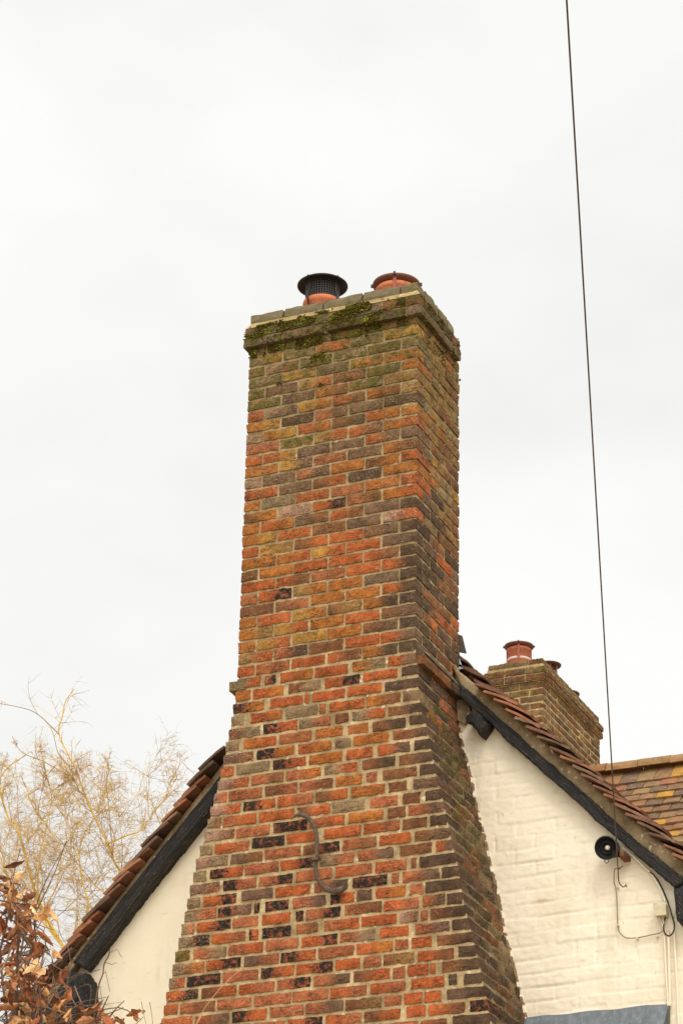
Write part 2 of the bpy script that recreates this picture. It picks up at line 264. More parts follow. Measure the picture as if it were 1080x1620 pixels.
# ---------------------------------------------------------------- the big brick chimney
ROWS=json.loads('''[[[-1.105,-0.994,"M"],[-0.994,-0.773,"PG"],[-0.773,-0.552,"M"],[-0.552,-0.332,"rM"],[-0.332,-0.11,"Mr"],[-0.11,0.0,"y"]],[[-1.105,-0.884,"GY"],[-0.884,-0.663,"G"],[-0.663,-0.442,"R"],[-0.442,-0.221,"G"],[-0.221,0.0,"Y"]],[[-1.105,-0.994,"yM"],[-0.994,-0.773,"WB"],[-0.773,-0.552,"GM"],[-0.552,-0.332,"G"],[-0.332,-0.11,"yM"],[-0.11,0.0,"G"]],[[-1.105,-0.884,"G"],[-0.884,-0.663,"Y"],[-0.663,-0.442,"P"],[-0.442,-0.221,"YO"],[-0.221,0.0,"O"]],[[-1.105,-0.994,"My"],[-0.994,-0.773,"P"],[-0.773,-0.552,"yR"],[-0.552,-0.332,"B"],[-0.332,-0.11,"MP"],[-0.11,0.0,"O"]],[[-1.105,-0.884,"yM"],[-0.884,-0.663,"P"],[-0.663,-0.442,"OB"],[-0.442,-0.221,"yM"],[-0.221,0.0,"y"]],[[-1.105,-0.994,"R"],[-0.994,-0.773,"WP"],[-0.773,-0.552,"YO"],[-0.552,-0.332,"RB"],[-0.332,-0.11,"OB"],[-0.11,0.0,"y"]],[[-1.105,-0.884,"OY"],[-0.884,-0.663,"D"],[-0.663,-0.442,"rP"],[-0.442,-0.221,"P"],[-0.221,0.0,"D"]],[[-1.105,-0.994,"W"],[-0.994,-0.773,"OY"],[-0.773,-0.552,"RO"],[-0.552,-0.332,"BD"],[-0.332,-0.11,"RO"],[-0.11,0.0,"O"]],[[-1.105,-0.884,"r"],[-0.884,-0.663,"M"],[-0.663,-0.442,"yR"],[-0.442,-0.221,"RB"],[-0.221,0.0,"OR"]],[[-1.105,-0.994,"R"],[-0.994,-0.773,"RY"],[-0.773,-0.552,"P"],[-0.552,-0.332,"P"],[-0.332,-0.11,"RP"],[-0.11,0.0,"P"]],[[-1.105,-0.884,"O"],[-0.884,-0.663,"YP"],[-0.663,-0.442,"r"],[-0.442,-0.221,"P"],[-0.221,0.0,"OB"]],[[-1.105,-0.994,"W"],[-0.994,-0.773,"P"],[-0.773,-0.552,"rP"],[-0.552,-0.332,"O"],[-0.332,-0.11,"BO"],[-0.11,0.0,"R"]],[[-1.105,-0.884,"R"],[-0.884,-0.663,"P"],[-0.663,-0.442,"BR"],[-0.442,-0.221,"D"],[-0.221,0.0,"O"]],[[-1.105,-0.994,"O"],[-0.994,-0.773,"G"],[-0.773,-0.552,"R"],[-0.552,-0.332,"r"],[-0.332,-0.11,"O"],[-0.11,0.0,"R"]],[[-1.105,-0.884,"BO"],[-0.884,-0.663,"W"],[-0.663,-0.442,"RK"],[-0.442,-0.221,"rB"],[-0.221,0.0,"OR"]],[[-1.105,-0.994,"O"],[-0.994,-0.773,"RO"],[-0.773,-0.552,"PB"],[-0.552,-0.332,"RB"],[-0.332,-0.11,"P"],[-0.11,0.0,"D"]],[[-1.105,-0.884,"OY"],[-0.884,-0.663,"R"],[-0.663,-0.442,"B"],[-0.442,-0.221,"P"],[-0.221,0.0,"WR"]],[[-1.105,-0.994,"R"],[-0.994,-0.773,"Yy"],[-0.773,-0.552,"BR"],[-0.552,-0.332,"R"],[-0.332,-0.11,"BP"],[-0.11,0.0,"D"]],[[-1.105,-0.884,"O"],[-0.884,-0.663,"OR"],[-0.663,-0.442,"YR"],[-0.442,-0.221,"R"],[-0.221,0.0,"PD"]],[[-1.105,-0.994,"B"],[-0.994,-0.773,"O"],[-0.773,-0.552,"R"],[-0.552,-0.332,"R"],[-0.332,-0.11,"RB"],[-0.11,0.0,"D"]],[[-1.105,-0.884,"R"],[-0.884,-0.663,"RB"],[-0.663,-0.442,"r"],[-0.442,-0.221,"R"],[-0.221,0.0,"RD"]],[[-1.105,-0.994,"r"],[-0.994,-0.773,"RK"],[-0.773,-0.552,"yO"],[-0.552,-0.332,"O"],[-0.332,-0.11,"P"],[-0.11,0.0,"D"]],[[-1.105,-0.884,"B"],[-0.884,-0.663,"Br"],[-0.663,-0.442,"O"],[-0.442,-0.221,"O"],[-0.221,0.0,"RD"]],[[-1.105,-0.994,"O"],[-0.994,-0.773,"R"],[-0.773,-0.552,"YO"],[-0.552,-0.332,"By"],[-0.332,-0.11,"OD"],[-0.11,0.0,"D"]],[[-1.105,-0.884,"Oy"],[-0.884,-0.663,"YR"],[-0.663,-0.442,"O"],[-0.442,-0.221,"R"],[-0.221,0.0,"BP"]],[[-1.105,-0.994,"O"],[-0.994,-0.773,"YR"],[-0.773,-0.552,"Y"],[-0.552,-0.332,"O"],[-0.332,-0.11,"BP"],[-0.11,0.0,"D"]],[[-1.105,-0.884,"yR"],[-0.884,-0.663,"rD"],[-0.663,-0.442,"B"],[-0.442,-0.221,"R"],[-0.221,0.0,"RP"]],[[-1.105,-0.994,"R"],[-0.994,-0.773,"r"],[-0.773,-0.552,"R"],[-0.552,-0.332,"RB"],[-0.332,-0.11,"OD"],[-0.11,0.0,"D"]],[[-1.157,-0.959,"GR"],[-0.934,-0.86,"rK"],[-0.839,-0.633,"RO"],[-0.62,-0.413,"R"],[-0.39,-0.189,"OG"],[-0.168,0.013,"RP"]],[[-1.121,-1.016,"O"],[-1.005,-0.81,"RO"],[-0.785,-0.581,"BG"],[-0.556,-0.341,"RK"],[-0.324,-0.111,"R"],[-0.089,0.006,"D"]],[[-1.128,-0.928,"KO"],[-0.893,-0.688,"R"],[-0.681,-0.652,"R"],[-0.634,-0.432,"R"],[-0.416,-0.206,"R"],[-0.191,0.021,"D"]],[[-1.143,-1.053,"G"],[-1.015,-0.816,"RO"],[-0.795,-0.595,"G"],[-0.589,-0.545,"r"],[-0.529,-0.312,"R"],[-0.3,-0.09,"OB"],[-0.077,0.025,"PG"]],[[-1.159,-0.949,"BG"],[-0.932,-0.716,"KR"],[-0.706,-0.511,"Gr"],[-0.491,-0.405,"B"],[-0.384,-0.182,"GR"],[-0.168,0.043,"BD"]],[[-1.171,-1.078,"G"],[-1.053,-0.848,"OR"],[-0.831,-0.631,"r"],[-0.607,-0.438,"O"],[-0.411,-0.283,"rO"],[-0.262,-0.061,"BD"],[-0.041,0.061,"D"]],[[-1.186,-0.987,"PB"],[-0.967,-0.733,"KO"],[-0.713,-0.504,"RO"],[-0.488,-0.388,"G"],[-0.374,-0.162,"O"],[-0.138,0.079,"rP"]],[[-1.194,-1.105,"R"],[-1.092,-0.883,"G"],[-0.866,-0.66,"KR"],[-0.642,-0.438,"O"],[-0.419,-0.256,"R"],[-0.228,-0.029,"RP"],[-0.011,0.089,"D"]],[[-1.218,-1.013,"WR"],[-0.998,-0.794,"rB"],[-0.781,-0.565,"rO"],[-0.548,-0.346,"GR"],[-0.319,-0.119,"BD"],[-0.098,0.1,"BD"]],[[-1.241,-1.141,"WR"],[-1.135,-0.926,"r"],[-0.909,-0.707,"Br"],[-0.7,-0.491,"rB"],[-0.476,-0.316,"O"],[-0.292,-0.225,"r"],[-0.197,0.011,"B"],[0.024,0.124,"D"]],[[-1.26,-1.054,"WR"],[-1.041,-0.841,"KR"],[-0.824,-0.609,"Rr"],[-0.596,-0.4,"BR"],[-0.382,-0.179,"O"],[-0.158,-0.047,"B"],[-0.016,0.167,"P"]],[[-1.274,-1.175,"GB"],[-1.161,-0.954,"rR"],[-0.941,-0.724,"R"],[-0.712,-0.505,"BR"],[-0.497,-0.296,"G"],[-0.269,-0.102,"r"],[-0.074,0.03,"B"],[0.057,0.174,"D"]],[[-1.286,-1.088,"WB"],[-1.079,-0.869,"r"],[-0.852,-0.644,"K"],[-0.632,-0.414,"rR"],[-0.397,-0.187,"O"],[-0.163,-0.056,"B"],[-0.042,0.198,"rP"]],[[-1.315,-1.22,"G"],[-1.206,-0.992,"Rr"],[-0.978,-0.777,"K"],[-0.767,-0.582,"R"],[-0.54,-0.318,"R"],[-0.305,-0.09,"Rr"],[-0.073,0.072,"B"],[0.089,0.208,"D"]],[[-1.325,-1.121,"WG"],[-1.105,-0.903,"PB"],[-0.904,-0.676,"r"],[-0.665,-0.443,"BK"],[-0.429,-0.227,"rB"],[-0.21,-0.024,"R"],[-0.004,0.232,"BP"]],[[-1.348,-1.252,"G"],[-1.232,-1.026,"KR"],[-1.016,-0.808,"r"],[-0.798,-0.596,"RK"],[-0.561,-0.358,"Gr"],[-0.337,-0.122,"rP"],[-0.088,0.103,"B"],[0.122,0.223,"RP"]],[[-1.357,-1.164,"PB"],[-1.146,-0.941,"Kr"],[-0.927,-0.721,"rK"],[-0.703,-0.485,"r"],[-0.468,-0.252,"Rr"],[-0.232,-0.046,"Rr"],[-0.023,0.012,"B"],[0.028,0.25,"D"]],[[-1.373,-1.285,"G"],[-1.266,-1.058,"RK"],[-1.032,-0.839,"P"],[-0.825,-0.613,"R"],[-0.593,-0.39,"rD"],[-0.366,-0.158,"K"],[-0.135,-0.09,"r"],[-0.073,0.148,"rP"],[0.15,0.265,"D"]],[[-1.393,-1.182,"GR"],[-1.173,-0.968,"KP"],[-0.951,-0.915,"K"],[-0.887,-0.742,"K"],[-0.718,-0.517,"rP"],[-0.495,-0.349,"KR"],[-0.338,-0.247,"P"],[-0.228,-0.051,"RO"],[-0.029,0.053,"r"],[0.061,0.269,"D"]],[[-1.4,-1.309,"Gr"],[-1.303,-1.09,"RK"],[-1.08,-0.923,"r"],[-0.902,-0.729,"R"],[-0.696,-0.65,"K"],[-0.635,-0.428,"rK"],[-0.409,-0.193,"rB"],[-0.178,0.028,"Rr"],[0.047,0.18,"rP"],[0.188,0.287,"D"]],[[-1.415,-1.216,"GK"],[-1.206,-0.998,"Rr"],[-0.977,-0.917,"KR"],[-0.896,-0.72,"K"],[-0.694,-0.563,"rB"],[-0.526,-0.316,"rR"],[-0.309,-0.099,"R"],[-0.084,0.024,"WB"],[0.092,0.309,"BD"]],[[-1.43,-1.332,"MR"],[-1.313,-1.109,"rG"],[-1.096,-0.886,"rR"],[-0.873,-0.676,"r"],[-0.661,-0.447,"RK"],[-0.433,-0.225,"rG"],[-0.203,-0.034,"R"],[0.003,0.203,"rP"],[0.217,0.327,"D"]],[[-1.449,-1.238,"GO"],[-1.232,-1.017,"RK"],[-1.004,-0.792,"Pr"],[-0.782,-0.571,"KR"],[-0.56,-0.348,"r"],[-0.333,-0.123,"RO"],[-0.018,0.1,"R"],[0.126,0.36,"BD"]],[[-1.458,-1.357,"GR"],[-1.346,-1.138,"K"],[-1.125,-0.912,"r"],[-0.899,-0.696,"KR"],[-0.692,-0.47,"RK"],[-0.456,-0.309,"R"],[-0.294,-0.189,"r"],[-0.178,0.0,"By"],[0.019,0.229,"RB"],[0.25,0.356,"D"]],[[-1.474,-1.27,"RK"],[-1.253,-1.039,"BR"],[-1.03,-0.812,"Rr"],[-0.799,-0.597,"rK"],[-0.583,-0.367,"rP"],[-0.349,-0.136,"BR"],[-0.036,0.086,"R"],[0.093,0.126,"R"],[0.156,0.388,"BD"]],[[-1.483,-1.389,"R"],[-1.382,-1.16,"rB"],[-1.157,-0.945,"r"],[-0.936,-0.716,"r"],[-0.706,-0.494,"r"],[-0.483,-0.269,"Rr"],[-0.254,-0.046,"Rr"],[-0.013,0.178,"R"],[0.196,0.247,"D"],[0.283,0.41,"D"]],[[-1.477,-1.29,"R"],[-1.3,-1.08,"rP"],[-1.063,-0.856,"KR"],[-0.838,-0.632,"r"],[-0.625,-0.402,"rP"],[-0.395,-0.182,"By"],[-0.056,0.047,"R"],[0.061,0.16,"R"],[0.185,0.409,"PD"]],[[-0.733,-0.525,"RK"],[-0.51,-0.3,"Rr"],[-0.285,-0.075,"BR"],[-0.041,0.069,"R"],[0.083,0.29,"RB"],[0.316,0.416,"K"]],[[-0.774,-0.562,"r"],[-0.554,-0.389,"Rr"],[-0.381,-0.181,"r"],[0.04,0.189,"rB"],[0.222,0.423,"D"]]]''')
PAL={'R':rgb(182,97,54),'O':rgb(178,110,52),'r':rgb(174,106,72),'B':rgb(128,87,60),'P':rgb(114,93,78),'G':rgb(142,126,96),'D':rgb(74,67,58),
     'K':rgb(150,80,58),'Y':rgb(188,142,70),'y':rgb(154,122,76),'M':rgb(140,112,66),'W':rgb(170,138,116)}
HZ=.075
XRT=[(.3,0),(-2.12,0),(-2.2,.014),(-2.32,.019),(-2.4,.027),(-2.48,.042),(-2.54,.062),(-2.7,.096),(-2.84,.123),(-3.0,.166),(-3.2,.207),(-3.37,.25),(-3.6,.288),(-3.82,.346),(-4.05,.398),(-4.19,.425),(-5.0,.60),(-12,.60)]
XLT=[(.3,-1.107),(-2.12,-1.107),(-2.3,-1.126),(-2.5,-1.162),(-2.66,-1.19),(-2.85,-1.236),(-3.0,-1.27),(-3.2,-1.325),(-3.45,-1.373),(-3.6,-1.402),(-3.8,-1.443),(-3.98,-1.476),(-4.2,-1.515),(-5.0,-1.70),(-12,-1.70)]
def lerp(T,z):
    for (a,x),(b,y) in zip(T,T[1:]):
        if b<=z<=a: return x+(y-x)*(z-a)/(b-a)
    return T[0][1] if z>T[0][0] else T[-1][1]
XR=lambda z:lerp(XRT,z); XL=lambda z:lerp(XLT,z)
D=.665
NB=66
MIXW=[.28]; TONE=[1,1,1]; MEANC=rgb(140,98,58)
def look(code):
    q=random.uniform(.9,1.1); k=[q*random.uniform(.97,1.03) for _ in range(3)]
    cs=[tuple((PAL[c][j]*(1-MIXW[0])+MEANC[j]*MIXW[0])*k[j]*TONE[j] for j in range(3))+(1,) for c in code]
    if code=='K': chs=[1.0]
    else: chs=[1.0 if c=='K' else 0.0 for c in code]
    return cs,chs
def blend(cs,t):
    n=len(cs)
    if n==1: return cs[0]
    u=t*(n-1); s=min(int(u),n-2); f=u-s; f=min(1,max(0,(f-.5)*2.6+.5)); a,b=cs[s],cs[s+1]
    return tuple(a[i]*(1-f)+b[i]*f for i in range(len(a)))
def brick(mb,x0,x1,y0,y1,z0,z1,code,ax,spk=.0,moss=.0,n=None,jit=.0013):
    cs,chs=look(code)
    # carry char in alpha of colour through the same blend, then split
    cc=[c[:3]+(h,) for c,h in zip(cs,chs)]
    L=(x1-x0) if ax==0 else (y1-y0)
    n=n or ((8,1,3) if ax==0 else (1,6,2))
    if ax==0 and L<.13: n=(4,1,3)
    st=len(mb.v)
    ti=random.gauss(0,.0012)
    M=Matrix.Translation((random.gauss(0,.0012),random.gauss(0,.0008),random.gauss(0,.0012)))
    mb.lat(x0,x1,y0,y1,z0,z1,n,lambda t:blend(cc,t),(0,0,0,0),jit,.0036,M,ax)
    for i in range(st,len(mb.v)):
        c=mb.c[i]; mb.c[i]=c[:3]+(1,); mb.x[i]=(c[3],moss,spk,0)
def rowfill(y0,y1,first,unit=.2225,j=.011):
    o=[];y=y0;L=first
    while y<y1-.03:
        e=min(y+L,y1)
        if y1-e<.04: e=y1
        o.append((y,e)); y=e+j; L=unit-j
    return o
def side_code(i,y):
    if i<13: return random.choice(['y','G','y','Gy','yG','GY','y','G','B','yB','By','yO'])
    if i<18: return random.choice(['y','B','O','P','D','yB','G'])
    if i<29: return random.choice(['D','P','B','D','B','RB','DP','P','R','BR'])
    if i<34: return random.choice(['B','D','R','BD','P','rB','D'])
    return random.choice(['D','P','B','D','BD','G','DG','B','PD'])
cx_,cy_=-.55,.33
chim=thing('brick_chimney','tall weathered brick chimney stack widening downwards against cream gable, with mossy capping','chimney',(cx_,cy_,0))
bk=MB()
for i in range(NB):
    t_=max(0,min(1,1-i/22)); MIXW[0]=.22+.18*t_; TONE[:]=[1-.10*t_,1-.06*t_,1-.16*t_] if i<30 else [1.0,.96,1.0]
    if i>=30: MIXW[0]=.20
    zc=-HZ*(i-.5); z0=zc-HZ/2+.0046; z1=zc+HZ/2-.0046
    if i>=29: z0+=.0018; z1-=.0018
    xl,xr=XL(zc),XR(zc)
    if i<len(ROWS): row=[list(r) for r in ROWS[i]]
    else: row=[]
    if i>=55:
        if i>=len(ROWS):
            row=[]
        start=row[0][0] if row else xr+.02
        xs=[];x=start-.012
        # fill what the frame hardly shows
        x=xl; L=.215 if i%2 else .105
        fill=[]
        while x<start-.05:
            e=min(x+L,start-.013); fill.append([x,e,random.choice(['R','r','Rr','B','rB','K','R'])]); x=e+.013; L=.215
        row=fill+row
        if not row[-1][2]: pass
    if i<29: sh=.0046
    else: sh=0
    m_=[]
    for q,r in enumerate(row):
        a,b_,c=r
        if i<29:
            a+= sh if q else 0; b_-= sh if q<len(row)-1 else 0
        m_.append([a,b_,c])
    # close overlaps, swallow wide gaps
    for q in range(len(m_)-1):
        g_=m_[q+1][0]-m_[q][1]
        if g_<.009: mid=(m_[q+1][0]+m_[q][1])/2; m_[q][1]=mid-.0048; m_[q+1][0]=mid+.0048
        if g_>.06: m_.append([m_[q][1]+.013,m_[q+1][0]-.013,'r'])
    m_.sort()
    m_[0][0]=xl; m_[-1][1]=xr
    spk={True:.9,False:.35}[i<15] if i<29 else .25
    if 15<=i<29: spk=.5
    lastw=m_[-1][1]-m_[-1][0]; firstw=m_[0][1]-m_[0][0]
    dR=.102 if lastw>.16 else .213; dL=.102 if firstw>.16 else .213
    for q,(a,b_,c) in enumerate(m_):
        dep=.102
        if q==len(m_)-1: dep=dR
        if q==0: dep=dL
        mo=.0
        if 'M' in c: mo=.6
        elif i<4: mo=.45
        elif i<9: mo=.22
        cc=c.replace('M',random.choice('yMG')) if 'M' in c else c
        sk=1.0 if 'W' in c else spk*random.uniform(.6,1.1)
        if q==0 and i>=32: sk=.9
        proud=random.gauss(-.0005,.0010)
        brick(bk,a,b_,proud,dep,z0+random.gauss(0,.001),z1+random.gauss(0,.001),cc,0,sk,mo)
    # right, left and back faces
    oR=0
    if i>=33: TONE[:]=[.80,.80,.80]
    yb=D if i<29 else .70
    for y0,y1 in rowfill(dR+.011,yb,(.2225-.011) if dR<.15 else (.2225-.011)):
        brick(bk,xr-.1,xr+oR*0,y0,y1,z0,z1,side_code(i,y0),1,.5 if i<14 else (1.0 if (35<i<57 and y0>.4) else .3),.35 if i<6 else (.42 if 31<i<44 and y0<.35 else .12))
    for y0,y1 in rowfill(dL+.011,yb,.2225-.011):
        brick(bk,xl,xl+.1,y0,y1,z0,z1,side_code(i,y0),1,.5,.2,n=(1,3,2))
    if i<34:
        x=xl+.106+.011
        while x<xr-.13:
            e=min(x+.211,xr-.117); brick(bk,x,e,yb-.1,yb,z0,z1,side_code(i,0),0,.4,.2,n=(3,1,2)); x=e+.011
MIXW[0]=.15; TONE[:]=[1,1,1]; bk.build('brickwork',BR,chim)
# drip course: a thin projecting course down both flanks
zd0,zd1=-2.176,-2.112
for x0,x1,ya in ((-.08,.046,.012),(-1.157,-1.05,.0)):
    y=ya; dp=MB()
    while y<D+.03:
        e=min(y+random.uniform(.19,.23),D+.035)
        brick(dp,x0+random.gauss(0,.002),x1+random.gauss(0,.003)*(x1>0),y,e,zd0,zd1,random.choice('DPDB') if x1>0 else 'G',1,.3,.2,n=(2,4,2)); y=e+.008
    dp.build('drip_course',BR,chim)
mf=MB()                                                            # sloping mortar fillet on top of the drip course
mf.add([(-.01,.02,-2.035),(.003,.02,-2.045),(.046,.02,-2.11),(-.01,.02,-2.11),(-.01,D,-2.035),(.003,D,-2.045),(.046,D,-2.11),(-.01,D,-2.11)],[(0,1,5,4),(1,2,6,5),(0,3,2,1),(4,5,6,7),(2,3,7,6)])
mf.build('drip_fillet',mat_mortar(rgb(112,96,76),rgb(76,64,52),'grey_mortar'),chim)
# mortar body: one closed uneven skin just behind the brick faces
mt=MB()
def ring(z,ins=.0082,nx=110,ny=46,dd=None):
    a,b=XL(z)+ins,XR(z)-ins; y0=ins; y1=(dd or (D if z>-2.2 else .70))-ins
    P=[(a+(b-a)*k/nx,y0,0,-1) for k in range(nx)]+[(b,y0+(y1-y0)*k/ny,1,0) for k in range(ny)]
    P+=[(b-(b-a)*k/24,y1,0,1) for k in range(24)]+[(a,y1-(y1-y0)*k/ny,-1,0) for k in range(ny)]
    r=[]
    for x,y,nx_,ny_ in P:
        d=noise.noise((x*60,y*60,z*60))*.0018+noise.noise((x*17,y*17,z*17+5))*.0022
        r.append((x+nx_*d,y+ny_*d,z))
    return r
zs=[];z=.075
while z>-4.95: zs.append(z); z-=.0125
zs+=[-5.5,-9.84]
vs=[];fs=[]
for z in zs: vs+=ring(z)
n_=110+46*2+24
for i in range(len(zs)-1):
    for k in range(n_): fs.append((i*n_+k,(i+1)*n_+k,(i+1)*n_+(k+1)%n_,i*n_+(k+1)%n_))
fs.append(tuple(range(n_)))
cs=[]
for v in vs:
    f=1.0
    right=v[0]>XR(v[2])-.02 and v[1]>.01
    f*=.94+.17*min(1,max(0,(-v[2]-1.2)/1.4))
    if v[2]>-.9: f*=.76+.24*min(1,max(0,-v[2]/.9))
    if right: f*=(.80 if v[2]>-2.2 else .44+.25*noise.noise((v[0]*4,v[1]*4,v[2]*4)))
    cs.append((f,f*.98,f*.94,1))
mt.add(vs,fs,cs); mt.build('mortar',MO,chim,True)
# capping: tile course, weathered brick course, grey top course
cap=MB()
def capring(mb,x0,x1,y0,y1,z0,z1,codes,unit=.225,spk=.5,moss=.35,dep=.11,jit=.0022):
    x=x0
    while x<x1-.02:
        e=min(x+unit*random.uniform(.94,1.03),x1)
        if x1-e<.06: e=x1
        for ya,yb in ((y0,y0+dep),(y1-dep,y1)):
            brick(mb,x,e-.006*(e<x1),ya,yb,z0,z1,random.choice(codes),0,spk,moss,jit=jit)
        x=e
    y=y0+dep+.006
    while y<y1-dep-.02:
        e=min(y+unit,y1-dep-.006)
        if y1-dep-.006-e<.05: e=y1-dep-.006
        for xa,xb in ((x0,x0+dep),(x1-dep,x1)):
            brick(mb,xa,xb,y,e-.006,z0,z1,random.choice(codes),1,spk,moss,n=(1,5,3),jit=jit)
        y=e
PAL['S']=rgb(128,112,98); PAL['s']=rgb(104,94,74)
capring(cap,-1.132,.034,-.036,.612,.050,.112,'SSPDD',.27,.3,.45,jit=.0012)
capring(cap,-1.126,.027,-.030,.606,.118,.184,'DPSDB',.225,.4,.5,jit=.0014)
cap.build('capping',BR,chim)
cp_=MB(); cp_.box(-1.115,.015,-.020,.596,.058,.19); cp_.build('capping_mortar',MOD,chim)
fl=MB(); a,b,c_,d_=-1.120,.022,-.026,.600
fl.add([(a,c_,.186),(b,c_,.186),(b,d_,.186),(a,d_,.186),(a+.02,c_+.03,.232),(b-.03,c_+.03,.232),(b-.03,d_-.03,.232),(a+.02,d_-.03,.232)],[(0,1,5,4),(1,2,6,5),(2,3,7,6),(3,0,4,7),(4,5,6,7)])
fl.build('flaunching',MOD,chim)
tr=MB()
x=-1.108
for e in (-.88,-.62,-.36,-.115,.0):
    tr.lat(x,e-.006,-.002,.11,.226,.292,(6,1,3),lambda t:rgb(124,110,86),(0,0,0,0),.0016,.005); 
    tr.lat(x,e-.006,D-.18,D-.07,.226,.292,(3,1,2),lambda t:rgb(130,120,98),(0,0,0,0),.0016,.005); x=e
y=.116
for e in (.33,.484):
    tr.lat(-.112,-.001,y,e-.006,.226,.292,(1,5,2),lambda t:rgb(120,108,82),(0,0,0,0),.0016,.005)
    tr.lat(-1.108,-1.0,y,e-.006,.226,.292,(1,5,2),lambda t:rgb(120,108,82),(0,0,0,0),.0016,.005); y=e
tr.build('top_course',GREYCAP,chim)
tp=MB(); tp.box(-1.09,-.018,.016,D-.09,.228,.284); tp.build('top_bedding',MO,chim)
# moss cushions
ms=MB()
bm_=bmesh.new(); bmesh.ops.create_icosphere(bm_,subdivisions=1,radius=1); bm_.verts.ensure_lookup_table()
IV=[v.co.copy() for v in bm_.verts]; IF=[tuple(v.index for v in f.verts) for f in bm_.faces]; bm_.free()
def clump(mb,p,r,col,fl=(1,.6,.7)):
    j=[v*random.uniform(.6,1.4) for v in IV]
    mb.add([(p[0]+v.x*r*fl[0],p[1]+v.y*r*fl[1],p[2]+v.z*r*fl[2]) for v in j],IF,col)
GREENS=[rgb(92,84,28),rgb(72,68,24),rgb(108,104,32),rgb(100,80,36),rgb(84,66,32),rgb(56,52,22),rgb(140,142,50)]
def mossat(x,y,z,r):
    c=random.choice(GREENS[:6]) if noise.noise((x*13,z*17,8))<.18 or random.random()<.4 else random.choice([GREENS[6],GREENS[2]])
    clump(ms,(x,y,z),r*random.uniform(.5,1.15),c)
def patch(x0,x1,z0,z1,y,n,r=.011,bright=False):
    for _ in range(int(n*3)):
        x=random.uniform(x0,x1); z=random.uniform(z0,z1)
        if noise.noise((x*9,z*14,y))<-.10: continue
        mossat(x,y+random.uniform(-.001,.006)-.004*max(0,noise.noise((x*30,z*30,4))),z,r*.62)
patch(-1.13,-1.0,.08,.16,-.036,90); patch(-1.05,-.76,.11,.19,-.034,220); patch(-.98,-.72,.155,.20,-.03,60)
patch(-.86,-.5,.13,.2,-.034,170); patch(-.75,-.42,.075,.13,-.036,60,.008); patch(-.56,-.22,.095,.205,-.036,300); patch(-.42,-.24,.055,.11,-.04,110,.014)
patch(-.9,-.3,.185,.21,-.022,120,.010); patch(-.13,-.07,.07,.2,-.035,50,.008); patch(-1.1,-.18,.12,.198,-.031,170,.010); patch(-1.0,-.3,.055,.1,-.037,110,.010)
patch(-1.105,-1.0,-.01,.05,-.004,80); patch(-.98,-.86,.0,.05,-.004,60); patch(-.80,-.62,-.01,.05,-.004,110); patch(-.56,-.36,.0,.05,-.004,110); patch(-.34,-.24,-.02,.05,-.004,70); patch(-.14,-.02,.01,.05,-.004,60,.007)
patch(-.70,-.60,-.125,-.07,-.002,45,.012)
for (x,z) in ((-.96,-.06),(-.95,-.05),(-.70,-.15),(-.9,-.22),(-.72,-.28),(-.62,-.285)): patch(x-.02,x+.02,z-.01,z+.01,-.002,9,.008)
for _ in range(420):
    y=random.uniform(-.03,.60); z=random.uniform(.055,.20)
    if noise.noise((y*9,z*16,3))<.02: continue
    mossat(.027-.014*(z>.19),y,z,.0065)
for _ in range(130):
    y=random.uniform(.0,D); z=random.uniform(-.06,.05)
    if noise.noise((y*7,z*12,7))<.0: continue
    mossat(.001,y,z,.008)
for _ in range(70): mossat(-1.125,random.uniform(-.03,.6),random.uniform(.06,.18),.008)
ms.build('moss',MOSS,chim,True)
# chimney pots
TC=rgb(206,124,86); TCD=rgb(176,92,62); BK=rgb(34,32,33)
def pot_terracotta(parent,x,y,zb,r=.118,top=.26,lid=.150,sc=1.0,strap=True,name='chimney_pot'):
    p=MB(); p.lathe([(r*.92,zb),(r*.94,zb+.03),(r,zb+.04),(r,zb+top-.05),(r*1.06,zb+top-.045),(r*1.06,zb+top-.02),(r*.98,zb+top-.018),(0,zb+top-.018)],x,y,36,TC)
    po=p.build(name,POT,parent,True)
    c=MB(); c.lathe([(r*.7,zb+top-.012),(r*1.0,zb+top-.010),(lid*.97,zb+top+.004),(lid,zb+top+.012),(lid*.985,zb+top+.020),(lid*.6,zb+top+.030),(0,zb+top+.034)],x,y,40,rgb(120,74,58))
    co=c.build('cowl_lid',METAL,po,True); co.parent=po; co.matrix_parent_inverse=Matrix.Identity(4)
    for a in (math.radians(-72),math.radians(18),math.radians(108),math.radians(198)):
        Mx=Matrix.Translation((x,y,0))@Matrix.Rotation(a,4,'Z'); s=MB()
        s.box(r*1.0,r*1.0+.012,-.011,.011,zb+top-.15,zb+top+.004,rgb(158,84,66),(0,0,0,0),Mx)
        s.box(lid-.01,lid+.010,-.006,.006,zb+top+.004,zb+top+.024,rgb(70,50,44),(0,0,0,0),Mx)
        so_=s.build('cowl_strap',METAL,po); so_.matrix_parent_inverse=Matrix.Identity(4)
    if strap:
        s=MB(); s.lathe([(r+.002,zb+top*.42),(r+.006,zb+top*.425),(r+.006,zb+top*.52),(r+.002,zb+top*.525)],x,y,36,rgb(206,180,162))
        s2=s.build('clamp_band',METAL,po,True); s2.parent=po; s2.matrix_parent_inverse=Matrix.Identity(4)
    return po
def reparent_fix(o):
    for c in list(o.children): c.matrix_parent_inverse=Matrix.Identity(4)
p2=pot_terracotta(chim,-.283,.33,.284,.119,.205,.147,strap=False)
